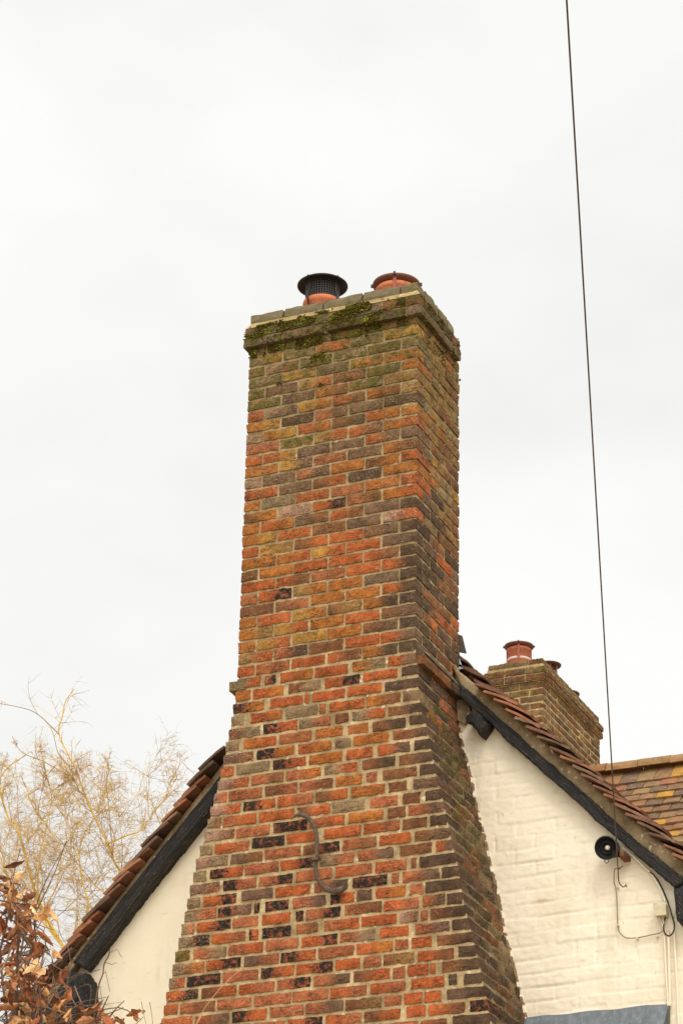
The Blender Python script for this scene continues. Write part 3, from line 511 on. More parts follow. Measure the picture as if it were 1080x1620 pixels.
# pot with the black mesh cowl
x,y=-.78,.33
p=MB(); p.lathe([(.098,.284),(.100,.30),(.102,.44),(.118,.452),(.121,.47),(.117,.486),(.104,.490),(.09,.488),(.088,.30)],x,y,36,TC)
pt_=p.build('chimney_pot',POT,chim,True)
s=MB(); s.lathe([(.103,.395),(.107,.397),(.107,.42),(.103,.422)],x,y,36,rgb(222,198,178)); q=s.build('clamp_band',METAL,pt_,True); q.matrix_parent_inverse=Matrix.Identity(4)
s=MB()
cyl=.104
for k in range(40):
    a=2*math.pi*k/40; s.tube([(x+cyl*math.cos(a),y+cyl*math.sin(a),.475),(x+cyl*math.cos(a),y+cyl*math.sin(a),.618)],.0019,4,rgb(92,88,86),False)
for zz in [.485+.0165*k for k in range(9)]:
    s.tube([(x+cyl*math.cos(2*math.pi*k/32),y+cyl*math.sin(2*math.pi*k/32),zz) for k in range(33)],.0018,4,rgb(92,88,86),False)
s.lathe([(.085,.47),(.085,.62)],x,y,30,rgb(16,15,15))
q=s.build('mesh_cage',METAL,pt_,True); q.matrix_parent_inverse=Matrix.Identity(4)
s=MB(); s.lathe([(0,.618),(.10,.617),(.136,.609),(.152,.600),(.157,.602),(.157,.608),(.140,.620),(.10,.632),(0,.640)],x,y,44,rgb(52,49,50)); 
q=s.build('cowl_lid',METAL,pt_,True); q.matrix_parent_inverse=Matrix.Identity(4)
for a in (-110,-20,70,160):
    s=MB(); a=math.radians(a); c_,s_n=math.cos(a),math.sin(a)
    pts=[(.112,.33),(.114,.42),(.128,.455),(.129,.50),(.116,.53),(.112,.60)]
    s.tube([(x+r*c_,y+r*s_n,zz) for r,zz in pts],.006,5,rgb(60,50,48))
    s.box(-.004,.004,-.004,.004,.612,.632,BK,(0,0,0,0),Matrix.Translation((x+.13*c_,y+.13*s_n,0)))
    q=s.build('cowl_bracket',METAL,pt_); q.matrix_parent_inverse=Matrix.Identity(4)
# wrought-iron S-shaped anchor plate
anc=thing('wall_anchor','rusty S-shaped iron tie anchor fixed across the red brick face','wall anchor',(-.57,-.05,-3.2+Z0))
pp=[(-.705,-3.005),(-.69,-2.994),(-.66,-2.994),(-.628,-3.010),(-.598,-3.040),(-.576,-3.080),(-.564,-3.125),(-.560,-3.17),(-.562,-3.22),(-.564,-3.27),(-.566,-3.32),(-.560,-3.36),(-.545,-3.395),(-.520,-3.425),(-.488,-3.446),(-.45,-3.455),(-.415,-3.450),(-.392,-3.438)]
a_=MB(); n=len(pp); vs=[];fs=[]
for i,(px,pz) in enumerate(pp):
    t=i/(n-1); w_=.0125+(.009 if t>.75 else 0)*min(1,(t-.75)*6); 
    if t<.06 or t>.95: w_*=.55
    d=Vector((pp[min(i+1,n-1)][0]-pp[max(i-1,0)][0],0,pp[min(i+1,n-1)][1]-pp[max(i-1,0)][1])).normalized(); nn=Vector((-d.z,0,d.x))
    yc=-.040+ .018*abs(t-.5)*2*(t>.5)
    for k in range(8):
        an=2*math.pi*k/8; vs.append(Vector((px,yc+math.sin(an)*.010,pz))+nn*math.cos(an)*w_)
for i in range(n-1):
    for k in range(8): fs.append((i*8+k,i*8+(k+1)%8,(i+1)*8+(k+1)%8,(i+1)*8+k))
fs+= [tuple(range(8)),tuple((n-1)*8+k for k in reversed(range(8)))]
a_.add(vs,fs,rgb(98,82,68)); a_.build('iron_bar',IRON,anc,True)
a_=MB(); a_.tube([(-.564,-.05,-3.262),(-.564,-.05,-3.276)],.021,10,rgb(110,90,72)); a_.tube([(-.564,.02,-3.245),(-.564,-.052,-3.245)],.011,8,rgb(120,100,80)); a_.build('collar',IRON,anc)
# ---------------------------------------------------------------- cottage
GY=.62
cot=thing('cottage','old cottage gable in cream paint with black bargeboards and clay tiled roof','cottage',(-.6,4,0))
RT=[(-.58,-1.42),(.092,-2.13),(.22,-2.265),(.48,-2.53),(.751,-2.80),(1.009,-3.075),(1.335,-3.38),(1.9,-3.95),(3.2,-5.25)]
LT=[(-.58,-1.42),(-1.506,-2.507),(-1.935,-2.989),(-2.375,-3.509),(-3.2,-4.45),(-3.9,-5.25)]
def roofz(x):
    T=RT if x>=-.58 else [(-a,b) for a,b in LT]; x_=x if x>=-.58 else -x
    for (a,za),(b,zb) in zip(T,T[1:]):
        if a<=x_<=b: return za+(zb-za)*(x_-a)/(b-a)
    return T[-1][1]
def wallrelief(x,z):
    d=0
    zz=z+.02*noise.noise((x*1.3,0,z*.8))+.004*noise.noise((x*9,3,z*9))
    r=math.floor(zz/.078); fz=zz/.078-r
    off=(r%2)*.115+.03*noise.noise((r*3.3,1,2))
    xx=(x+off+.006*noise.noise((x*12,z*12,4)))/.232; cxx=math.floor(xx); fxx=xx-cxx
    q=noise.noise((cxx*5.17+.3,r*7.31+.7,1.5)); q2=noise.noise((cxx*3.1+.9,r*2.7+.1,8.5))
    s1=min(fz,1-fz)*.078; s2=min(fxx,1-fxx)*.232
    vis=.42+1.3*noise.noise((x*3.2,5,z*5.0)); vis=max(.04,min(1,vis))
    vis2=max(.0,min(1,.35+1.2*noise.noise((x*3.1,9,z*4.1))))
    d-=.0075*vis*max(0,1-s1/.010)**1.3
    d-=.0085*vis2*max(0,1-s2/.009)**1.2
    d+=q*.0045+q2*.010*(fz-.5)*.6
    d+=.0020*noise.noise((x*28,2,z*34))+.0010*noise.noise((x*90,2,z*90))
    return d
st=.0085
wm=MB(); xs=[-.15+st*k for k in range(int(2.3/st))]; zb=-4.75; vs=[];fs=[]; nr=0; cols=[]
NZ=int((4.75-2.0)/st)
for x in xs:
    zt=roofz(x)+.04
    col=[]
    for k in range(NZ+1):
        z=zb+k*st
        if z>zt: z=zt
        vs.append((x,GY-wallrelief(x,z)*1.05-.002,z))
for i in range(len(xs)-1):
    for k in range(NZ):
        a=i*(NZ+1)+k
        if vs[a][2]>=roofz(xs[i])+.039 and vs[a+NZ+1][2]>=roofz(xs[i+1])+.039: continue
        fs.append((a,a+NZ+1,a+NZ+2,a+1))
wm.add(vs,fs); wm.build('painted_brick_wall',WALLP,cot,True)
wb=MB()                                                            # wall body behind
for T,sgn in ((RT,1),(LT,-1)):
    pts=[(x,z) for x,z in T]
    for (xa,za),(xb,zb_) in zip(pts,pts[1:]):
        v=[(xa,GY+.02,za),(xb,GY+.02,zb_),(xb,GY+.02,-9.84),(xa,GY+.02,-9.84),(xa,GY+.3,za),(xb,GY+.3,zb_),(xb,GY+.3,-9.84),(xa,GY+.3,-9.84)]
        wb.add(v,[(0,3,2,1) if sgn>0 else (0,1,2,3),(4,5,6,7),(0,1,5,4)])
wb.box(2.9,3.1,GY+.3,10,-9.84,-5.1); wb.box(-3.7,-3.5,GY+.3,10,-9.84,-5.1); wb.box(-3.7,3.1,9.8,10,-9.84,-5.1)
wb.build('rear_wall',WALLP,cot)
wl=MB(); vs=[];fs=[]; s2=.03
xs=[-3.7+s2*k for k in range(int(2.6/s2)+1)]; NZ=90
for x in xs:
    zt=roofz(x)+.04
    for k in range(NZ+1):
        z=-6.5+(zt+6.5)*k/NZ
        vs.append((x,GY-.003*noise.noise((x*4,1,z*4))-.0015*noise.noise((x*15,1,z*15)),z))
for i in range(len(xs)-1):
    for k in range(NZ):
        a=i*(NZ+1)+k; fs.append((a,a+NZ+1,a+NZ+2,a+1))
wl.add(vs,fs); wl.build('rendered_wall',WALLR,cot,True)
pj=MB(); vs=[];fs=[];cs=[]; k=0; z=-2.36
while z>-4.6:
    xr_=XR(z); a=.5*noise.noise((3,1,z*30))+.5*noise.noise((7,2,z*90)); b=noise.noise((1,5,z*60))
    w1=.002+.022*max(0,a-.02); w2=.008+.008*b
    q=rgb(226,214,188) if noise.noise((2,8,z*22))>.08 else rgb(136,114,88)
    for (x,y) in ((xr_-.004,GY-.012-w1),(xr_+.005+.003*b,GY-.010-w1*.5),(xr_+.009+.004*a,GY-.010),(xr_+w2,GY-.006),(xr_+w2+.004,GY+.01)):
        vs.append((x,y,z)); cs.append(q)
    z-=.007
n5=len(vs)//5
for i in range(n5-1):
    for k in range(4): fs.append((i*5+k,(i+1)*5+k,(i+1)*5+k+1,i*5+k+1))
pj.add(vs,fs,cs); pj.build('wall_joint',mat_attr('chipped_paint',.9,.15,.2,30,.6,.004,80),cot)
# timber members as noisy lofted beams. fx carries (along, across, depth) so grain follows the wood
def beam(name,pts_top,pts_bot,y0,y1,parent,seg=70,rough=.004,col=(1,1,1,1),ragged=0,mat=None,ny=3):
    mb=MB(); vs=[];fx=[]
    def samp(T,t):
        L=[0]
        for a,b in zip(T,T[1:]): L.append(L[-1]+math.dist(a,b))
        d=t*L[-1]
        for i in range(len(T)-1):
            if d<=L[i+1]+1e-9:
                f=(d-L[i])/(L[i+1]-L[i]); return [T[i][j]+(T[i+1][j]-T[i][j])*f for j in (0,1)]
        return T[-1]
    M_=4; per=[(0,j/M_) for j in range(M_)]+[(k/ny,1) for k in range(ny)]+[(1,1-j/M_) for j in range(M_)]+[(1-k/ny,0) for k in range(ny)]
    for i in range(seg+1):
        t=i/seg; a=samp(pts_top,t); b=samp(pts_bot,t)
        for (dy,dz) in per:
            x=a[0]+(b[0]-a[0])*dz; z=a[1]+(b[1]-a[1])*dz; y=y0+(y1-y0)*dy
            n1=noise.noise((x*14,y*14+3,z*14)); n2=noise.noise((x*55,y*55,z*55+9))
            k=rough*(n1*1.0+n2*.7)
            if ragged and dz>.5: z+=ragged*(noise.noise((t*60,dy*3,2))*1.2+noise.noise((t*23,dy,5)))
            vs.append((x+k*.6,y+(-k if dy<.5 else 0),z+k)); fx.append((t*3,dz*.1+.02*dy,dy*.1,1))
    P=len(per); fs=[]
    for i in range(seg):
        for k in range(P): fs.append((i*P+k,i*P+(k+1)%P,(i+1)*P+(k+1)%P,(i+1)*P+k))
    fs+=[tuple(reversed(range(P))),tuple(seg*P+k for k in range(P))]
    mb.add(vs,fs,col,fx); return mb.build(name,mat or TIMBER,parent,True)
RBT=[(.05,-2.095),(.078,-2.123),(.224,-2.277),(.323,-2.379),(.518,-2.581),(.702,-2.770),(.821,-2.894),(.964,-3.050),(1.083,-3.174),(1.205,-3.290),(1.36,-3.43)]
RBB=[(.05,-2.18),(.101,-2.228),(.239,-2.371),(.330,-2.480),(.517,-2.672),(.701,-2.860),(.819,-2.988),(.958,-3.128),(1.116,-3.291),(1.213,-3.388),(1.28,-3.46)]
beam('bargeboard',RBT,RBB,.540,GY+.01,cot,110,.006)
beam('bargeboard',[(-1.28,-2.27),(-1.500,-2.515),(-1.895,-2.950),(-2.116,-3.205),(-2.365,-3.497)],[(-1.30,-2.41),(-1.507,-2.648),(-1.945,-3.138),(-2.29,-3.545)],.53,GY+.01,cot,90,.003,ragged=.010)
beam('lower_bargeboard',[(-2.385,-3.60),(-2.56,-3.80),(-3.6,-5.02)],[(-2.30,-3.72),(-2.50,-3.93),(-3.5,-5.15)],.50,GY+.01,cot,50,.004)
beam('lower_bargeboard',[(1.36,-3.44),(1.9,-3.97),(3.0,-5.05)],[(1.30,-3.50),(1.82,-4.05),(2.9,-5.13)],.55,GY+.01,cot,50,.004)
beam('purlin_end',[(-2.40,-3.56),(-2.31,-3.56),(-2.255,-3.60),(-2.235,-3.66)],[(-2.41,-3.86),(-2.33,-3.89),(-2.25,-3.88),(-2.20,-3.82)],.50,GY+.03,cot,24,.020,(.45,.42,.42,1))
beam('purlin_end',[(1.285,-3.475),(1.33,-3.47),(1.42,-3.46)],[(1.290,-3.56),(1.300,-3.66),(1.42,-3.75)],.52,GY+.06,cot,20,.014)
beam('purlin_end',[(.10,-2.325),(.15,-2.295),(.232,-2.372)],[(.115,-2.35),(.15,-2.385),(.185,-2.43)],.50,GY+.06,cot,14,.016)
# cement strip between board and tiles
beam('verge_cement',[(.0,-1.975),(.22,-2.18),(.48,-2.44),(.751,-2.72),(1.009,-2.99),(1.40,-3.36),(3.1,-4.95)],[(.06,-2.13),(.224,-2.30),(.518,-2.60),(.821,-2.91),(1.083,-3.19),(1.36,-3.45),(3.1,-5.12)],.556,GY+.01,cot,90,.005,mat=CEM)
beam('verge_cement',[(-1.2,-2.10),(-1.45,-2.385),(-1.685,-2.66),(-2.034,-3.06),(-2.31,-3.385),(-2.6,-3.72),(-3.7,-5.0)],[(-1.24,-2.25),(-1.506,-2.54),(-1.905,-2.98),(-2.375,-3.52),(-2.7,-3.99),(-3.7,-5.15)],.545,GY+.01,cot,90,.003,mat=CEM)
# roof tiles
def tilebox(mb,head,s,n,wd,L,W,T,col,camber=.006,bend=0.,J=3):
    """head: centre of head edge; s down-slope, n up-normal, wd width direction"""
    vs=[];K=4
    cen=[Vector(head)];ds=[(s,n)]
    for j in range(J):
        a=-bend*((j+.5)/J-0); s_=s*math.cos(a)+n*math.sin(a); cen.append(cen[-1]+s_*(L/J)); ds.append((s_,n*math.cos(a)-s*math.sin(a)))
    for lay in (0,1):
        for j in range(J+1):
            n_=ds[j][1]; s_j=ds[j][0]
            for k in range(K+1):
                u=k/K-.5; v=j/J
                h=camber*(1-4*u*u)+ .006*v*v
                p=cen[j]+wd*(W*u)+n_*(h+(T if lay else 0))
                if (j in(0,J) or k in(0,K)): p=p+n_*random.gauss(0,.0010)+s_j*random.gauss(0,.0012)
                vs.append(p)
    fs=[];Q=(K+1)*(J+1); I=lambda l,j,k:l*Q+j*(K+1)+k
    for j in range(J):
        for k in range(K):
            fs.append((I(1,j,k),I(1,j+1,k),I(1,j+1,k+1),I(1,j,k+1))); fs.append((I(0,j,k),I(0,j,k+1),I(0,j+1,k+1),I(0,j+1,k)))
    for k in range(K):
        fs.append((I(0,0,k),I(1,0,k),I(1,0,k+1),I(0,0,k+1))); fs.append((I(0,J,k),I(0,J,k+1),I(1,J,k+1),I(1,J,k)))
    for j in range(J):
        fs.append((I(0,j,0),I(0,j+1,0),I(1,j+1,0),I(1,j,0))); fs.append((I(0,j,K),I(1,j,K),I(1,j+1,K),I(0,j+1,K)))
    mb.add(vs,fs,col)
TCOL=[rgb(140,98,76),rgb(126,90,72),rgb(114,86,70),rgb(148,102,76),rgb(128,102,82),rgb(106,84,70),rgb(154,100,72),rgb(134,96,74)]
def tcol(f=1.): c=random.choice(TCOL); q=random.uniform(.82,1.12)*f; return (c[0]*q,c[1]*q,c[2]*q,1)
def slope(sgn,name,start,ang,nrow,yv,over,f):
    mb=MB(); S=Vector((sgn*math.cos(ang),0,-math.sin(ang))); Nn=Vector((sgn*math.sin(ang),0,math.cos(ang))); Y=Vector((0,1,0))
    for r in range(nrow):
        base=Vector((start[0],0,start[1]))+S*(.0905*r)
        # verge tile: kicked up on its cement bed
        ta=math.radians(random.gauss(23 if sgn>0 else 18,2.6))
        s=S*math.cos(ta)+Nn*math.sin(ta); n=Nn*math.cos(ta)-S*math.sin(ta)
        hd=base+Nn*(.014 if sgn<0 else .004)+Y*(yv+.08+random.gauss(0,.006))+Nn*random.gauss(0,.003)+S*random.gauss(0,.006)
        yw=random.gauss(0,.014); s=(s+Y*yw).normalized(); wd=n.cross(s).normalized()
        tilebox(mb,hd,s,n,wd,(.235 if sgn>0 else .20)*random.uniform(.88,1.08),.165,random.uniform(.012,.016) if sgn>0 else random.uniform(.014,.020),tcol(f*random.uniform(.9,1.2)),.003,math.radians(16),7)
        s=S*math.cos(.20)+Nn*math.sin(.20); n=Nn*math.cos(.20)-S*math.sin(.20)
        y=yv+.165+(.08 if r%2 else 0)
        yend=2.4 if True else 10
        while y<yend:
            tilebox(mb,base+Y*(y+.08)+Nn*(.020+random.gauss(0,.003))+S*.045,s,n,Y,.22,.160,.013,tcol(f),.005); y+=.165
        # far part of the slope: full-width rows
        x0=base+Nn*.03
        vs=[x0+Y*2.3,x0+Y*10.2,x0+Y*10.2+S*.12+Nn*.012,x0+Y*2.3+S*.12+Nn*.012]
        vs2=[v-Nn*.03 for v in vs]
        mb.add(vs+vs2,[(0,3,2,1),(3,7,6,2),(0,4,7,3),(1,2,6,5),(4,5,6,7)],tcol(f))
    return mb.build(name,TILE,cot)
angR=math.atan(1.023); angL=math.atan(1.166)
kR=10   # courses above the first measured tile
sR=Vector((math.cos(angR),0,-math.sin(angR))); sL=Vector((-math.cos(angL),0,-math.sin(angL)))
stR=Vector((.22,0,-2.202))-sR*(.0905*9); stL=Vector((-1.45,0,-2.406))-sL*(.0905*13)
def build_slope(sgn,name,st_,ang,nrow,yv,hide,f=1.): return slope(sgn,name,(st_.x,st_.z),ang,nrow,yv,hide,f)
# the slopes above the stack's flank start behind it (y > D) so that no tile cuts the stack
def slope2(sgn,name,st_,ang,nrow,skip,yv,f):
    S=Vector((sgn*math.cos(ang),0,-math.sin(ang)))
    a=st_+S*(.0905*skip)
    o=slope(sgn,name,(a.x,a.z),ang,nrow-skip,yv,0,f)
    return o
ro=slope2(1,'roof_slope',stR,angR,52,8,.475,1.0)
lo=slope2(-1,'roof_slope',stL,angL,48,12,.475,.90)
up=MB()                                                            # upper roof behind the stack
for sgn,st_,ang,skip in ((1,stR,angR,8),(-1,stL,angL,12)):
    S=Vector((sgn*math.cos(ang),0,-math.sin(ang))); Nn=Vector((sgn*math.sin(ang),0,math.cos(ang))); Y=Vector((0,1,0))
    s=S*math.cos(.20)+Nn*math.sin(.20); n=Nn*math.cos(.20)-S*math.sin(.20)
    for r in range(-2,skip):
        base=st_+S*(.0905*r)
        if (base.x-(-.58))*sgn<.02: continue
        y=.69+(.08 if r%2 else 0)
        while y<10: tilebox(up,base+Y*(y+.08)+Nn*.02+S*.045,s,n,Y,.22,.16,.013,tcol(),.005) ; y+=.165
up.build('upper_roof',TILE,cot)
rg=MB()
y=.69
while y<10:
    vs=[];
    for yy in (y,y+.31):
        for k in range(9):
            a=math.radians(-70+140*k/8); vs.append((-.58+.12*math.sin(a),yy,-1.40+.12*math.cos(a)))
    fs=[(k,k+1,k+10,k+9) for k in range(8)]; rg.add(vs,fs,tcol()); y+=.315
rg.build('ridge_tiles',TILE,cot,True)
# loose slate and lead soaker where the verge meets the stack
ls=MB()
ls.add([(-.06,.70,-1.70),(.0,.70,-1.725),(.026,.70,-1.84),(-.05,.70,-1.815),(-.06,.712,-1.70),(.0,.712,-1.725),(.026,.712,-1.84),(-.05,.712,-1.815)],[(0,3,2,1),(4,5,6,7),(0,1,5,4),(1,2,6,5),(2,3,7,6),(3,0,4,7)],rgb(92,82,74))
ls.build('loose_slate',TILE,cot)
ls=MB(); P_=[(-.05,-1.845),(-.03,-1.85),(-.008,-1.88),(.004,-1.925),(.012,-1.938),(-.02,-1.94),(-.05,-1.92)]
vs=[(x,.69,z) for x,z in P_]+[(x,.694,z) for x,z in P_]; k=len(P_)
ls.add(vs,[tuple(reversed(range(k))),tuple(range(k,2*k))]+[(i,(i+1)%k,(i+1)%k+k,i+k) for i in range(k)],rgb(205,212,218)); ls.build('lead_soaker',LEAD,cot)
ls=MB(); P_=[(.0,-1.95),(.03,-2.02),(.075,-2.14),(.10,-2.27),(.06,-2.33),(.02,-2.3)]
vs=[(x,.585,z) for x,z in P_]+[(x,.62,z) for x,z in P_]; k=len(P_)
ls.add(vs,[tuple(range(k)),tuple(reversed(range(k,2*k)))]+[(i,i+k,(i+1)%k+k,(i+1)%k) for i in range(k)]); ls.build('corner_fillet',CEM,cot)
# ---------------------------------------------------------------- window hood
hd=thing('window_hood','grey-blue lead covered hood at the foot of cream gable wall','hood',(.8,.4,-4.4+Z0))
h=MB(); vs=[];fs=[]; nxh=50
for i in range(nxh+1):
    x=.36+.857*i/nxh
    e=.0 if i<nxh-1 else .01
    for (y,z) in ((.615,-4.070),(.60,-4.082),(.575,-4.14),(.50,-4.24),(.40,-4.34),(.395,-4.40),(.615,-4.42)):
        vs.append((x-(.012 if i==nxh and z<-4.1 else 0),y+.004*noise.noise((x*9,1,z*9))-.002,z+.007*noise.noise((x*7,y*5,2))))
for i in range(nxh):
    for k in range(6): fs.append((i*7+k,i*7+k+1,(i+1)*7+k+1,(i+1)*7+k))
fs+=[tuple(range(7)),tuple(nxh*7+k for k in reversed(range(7)))]
h.add(vs,fs,rgb(98,105,110)); h.build('lead_sheet',LEAD,hd,True)
h=MB(); h.box(.40,1.19,.43,.612,-4.50,-4.40,rgb(70,60,54)); h.build('timber_board',TIMBER,hd)
# ---------------------------------------------------------------- round lamp
lamp=thing('spotlight','round black spotlight with pale centre bracketed below the right bargeboard','spotlight',(.93,.5,-3.2+Z0))
ax=Vector((.03,-.95,-.30)).normalized(); base=Vector((.928,.50,-3.206)); Q=ax.to_track_quat('Z','Y').to_matrix().to_4x4(); ML=Matrix.Translation(base)@Q
l=MB(); l.lathe([(0,-.085),(.035,-.082),(.050,-.065),(.058,-.02),(.062,.018),(.066,.024),(.066,.030),(.060,.034)],0,0,36,rgb(58,56,56),ML); l.build('lamp_body',METAL,lamp,True)
l=MB(); l.lathe([(.060,.034),(.056,.020),(.040,.004),(.037,.004),(.036,.016),(.032,.019),(.029,.016),(.022,-.004),(.014,-.006)],0,0,36,rgb(20,19,19),ML); l.build('reflector',METAL,lamp,True)
l=MB(); l.lathe([(.0145,-.004),(.0135,.008),(.008,.013),(0,.014)],0,0,20,rgb(222,214,198),ML); l.build('bulb',METAL,lamp,True)
l=MB(); l.box(.985,1.020,.50,.612,-3.262,-3.236,rgb(120,76,54)); l.box(.955,.995,.50,.515,-3.262,-3.20,rgb(74,62,56)); l.build('bracket',IRON,lamp)
l=MB(); l.tube([(.915,.49,-3.265),(.912,.49,-3.285),(.922,.49,-3.298),(.935,.49,-3.29),(.936,.49,-3.27)],.0025,5,rgb(60,54,50)); l.build('wire_loop',METAL,lamp)
# ---------------------------------------------------------------- cables and junction box
def smooth(P,n=6):
    P=[Vector(p) for p in P]; o=[]
    for i in range(len(P)-1):
        a=P[max(i-1,0)];b=P[i];c=P[i+1];d=P[min(i+2,len(P)-1)]
        for k in range(n):
            t=k/n; o.append(.5*((2*b)+(-a+c)*t+(2*a-5*b+4*c-d)*t*t+(-a+3*b-3*c+d)*t**3))
    o.append(P[-1]); return o
PAINT=rgb(222,208,178)
def cable(name,label,cat,pts,r,col,mat=None,group=None,n=6):
    mb=MB(); mb.tube(smooth(pts),r,8 if r>.004 else 6,col); o=mb.build(name,mat or METAL,None,True); return tag(o,label,cat,group)
A0=Vector((.9855,.50,-3.39)); B0=Vector((3.058,-6.151,-2.531)); dd=(B0-A0)
pts=[]
for k in range(41):
    t=k/40*3.0; p=A0+dd*t; pts.append(p)
cable('overhead_cable','thin dark service cable rising from gable hook up across the sky','cable',[pts[0],*pts[1::4],pts[-1]],.0035,rgb(86,62,46))
jb=thing('junction_box','small cream painted junction box on gable wall above looping black cable','junction box',(1.195,.58,-3.57+Z0))
l=MB(); l.lat(1.160,1.229,.555,.612,-3.600,-3.533,(3,2,3),lambda t:rgb(196,182,150),(0,0,0,0),.0008,.003); l.build('box_body',METAL,jb)
l=MB(); l.lat(1.157,1.233,.548,.556,-3.604,-3.529,(3,1,3),lambda t:rgb(206,192,160),(0,0,0,0),.0006,.002); l.build('box_lid',METAL,jb)
l=MB()
l.tube([(1.180,.59,-3.60),(1.19,.59,-3.63),(1.20,.60,-3.66)],.0045,6,rgb(226,216,196)); l.tube([(1.20,.58,-3.60),(1.203,.59,-3.63),(1.204,.60,-3.66)],.0045,6,rgb(226,216,196)); l.build('cable_tail',METAL,jb,True)
wy=.604
cable('black_cable','black cable looping down the gable wall beside the junction box','cable',[(1.131,wy-.01,-3.338),(1.157,wy-.012,-3.362),(1.182,wy-.012,-3.40),(1.209,wy-.012,-3.462),(1.232,wy-.012,-3.528),(1.250,wy-.012,-3.60),(1.261,wy-.012,-3.654),(1.252,wy-.012,-3.692),(1.228,wy-.012,-3.708),(1.207,wy-.012,-3.690),(1.201,wy-.012,-3.655),(1.213,wy-.012,-3.60)],.0040,rgb(44,40,38))
cable('white_conduit','pale conduit running beneath the right bargeboard from the spotlight','conduit',[(.985,wy-.03,-3.19),(1.002,wy-.02,-3.198),(1.030,wy-.012,-3.228),(1.072,wy-.010,-3.272),(1.114,wy-.008,-3.320),(1.140,wy-.006,-3.348),(1.168,wy-.004,-3.40),(1.192,wy-.002,-3.45),(1.212,wy,-3.51)],.0065,rgb(240,230,208))
cable('painted_cable','slim painted cable dropping from the cable hook then curving right to the junction box','cable',[(.962,wy-.012,-3.296),(.938,wy-.010,-3.298),(.930,wy-.006,-3.315),(.927,wy-.004,-3.372),(.934,wy-.003,-3.40),(.940,wy-.003,-3.46),(.941,wy-.003,-3.56),(.942,wy-.003,-3.612),(.948,wy-.003,-3.650),(.968,wy-.004,-3.677),(.997,wy-.005,-3.693),(1.059,wy-.006,-3.697),(1.131,wy-.007,-3.690),(1.173,wy-.008,-3.686),(1.200,wy-.010,-3.666),(1.211,wy-.012,-3.60)],.0033,rgb(150,130,98))
hk=thing('cable_hook','small iron wall hook holding the lower end of the overhead cable','hook',(.98,.55,-3.35+Z0))
l=MB(); l.tube([(.955,.60,-3.30),(.99,.56,-3.30)],.003,5,rgb(80,66,54)); l.build('guide_pin',IRON,hk,True); l=MB(); l.tube(smooth([(.9855,.50,-3.39),(.9835,.52,-3.408),(.998,.54,-3.425),(1.006,.56,-3.408),(.999,.58,-3.400),(.995,.61,-3.402)],4),.0032,6,rgb(96,80,64)); l.build('hook_rod',IRON,hk,True)
for xx,zz in ((.945,-3.40),(.941,-3.615),(1.05,-3.70),(1.16,-3.70),(1.135,-3.35),(1.25,-3.60)):
    l=MB(); l.box(xx-.006,xx+.006,wy-.012,wy+.01,zz-.004,zz+.004,PAINT); l.build('cable_clip',METAL,hk)
for xa,xb,r,lab in ((1.200,1.208,.0052,'leftmost of three painted pipes running down beside the hood end'),(1.224,1.220,.0075,'middle and thickest of three painted pipes below the junction box'),(1.257,1.262,.0062,'rightmost of three painted pipes running down the gable edge')):
    zend=-4.085 if xa<1.24 else -4.9
    cable('wall_pipe',lab,'pipe',[(xa,wy-.004,-3.68),(xa+(xb-xa)*.5,wy-.005,-3.9),(xb,wy-.004,-4.07),(xb,wy-.004,zend)],r,PAINT,WALLP,'painted pipes on the gable wall')
# ---------------------------------------------------------------- rear wing and its chimney
wing=thing('rear_house','taller rear house with hipped roof of mottled brown and orange tiles','house',(-4,14,0))
wr=MB(); ang=math.radians(53); S=Vector((0,-math.cos(ang),-math.sin(ang))); Nn=Vector((0,-math.sin(ang),math.cos(ang))); X=Vector((1,0,0))
WC=[rgb(144,110,80),rgb(134,102,76),rgb(126,98,76),rgb(150,112,78),rgb(138,100,72),rgb(120,96,78),rgb(146,118,82),rgb(132,102,76)]
hx,ry,rz=-1.93,12.0,1.735
def wcol(x,z):
    if random.random()<.05: return rgb(176,132,64)
    if random.random()<.035: return rgb(152,102,76)
    c=random.choice(WC); q=random.uniform(.85,1.12); return (c[0]*q,c[1]*q,c[2]*q,1)
s=S*math.cos(.13)+Nn*math.sin(.13); n=Nn*math.cos(.13)-S*math.sin(.13)
for r in range(46):
    base=Vector((0,ry,rz))+S*(.118*r+.02)
    wob=.012*noise.noise((r*.4,1,1))
    x=-6.2+(.09 if r%2 else 0)
    lim=hx+ .118*r*math.cos(ang)+.02
    while x<lim+.05:
        wd_=.172
        if x+wd_>lim: wd_=max(.05,lim-x)
        q=.016*noise.noise((x*1.5,r*.35,3))
        if x>-4.2: tilebox(wr,base+X*(x+wd_/2)+Nn*(q+random.gauss(0,.0022))+S*random.gauss(0,.003),s,n,-X,.265,wd_-.0015,.022,wcol(x,r),.003)
        elif r%2==0: tilebox(wr,base+X*(x+wd_/2),s,n,-X,.30,wd_,.017,wcol(x,r),.004)
        x+=.176
wr.build('front_roof_slope',TILEL,wing)
hs=MB()                                                            # hip slope to the right and back slope
L_=46*.118; dz=L_*math.sin(ang); dy=L_*math.cos(ang)
hs.add([(hx,ry,rz),(hx+dy,ry-dy,rz-dz),(hx+dy,ry+dy,rz-dz),(-6.2,ry,rz),(-6.2,ry+dy,rz-dz)],[(0,1,2),(0,2,4,3)],rgb(130,94,70)); hs.build('rear_roof_slope',TILEL,wing)
rd=MB()
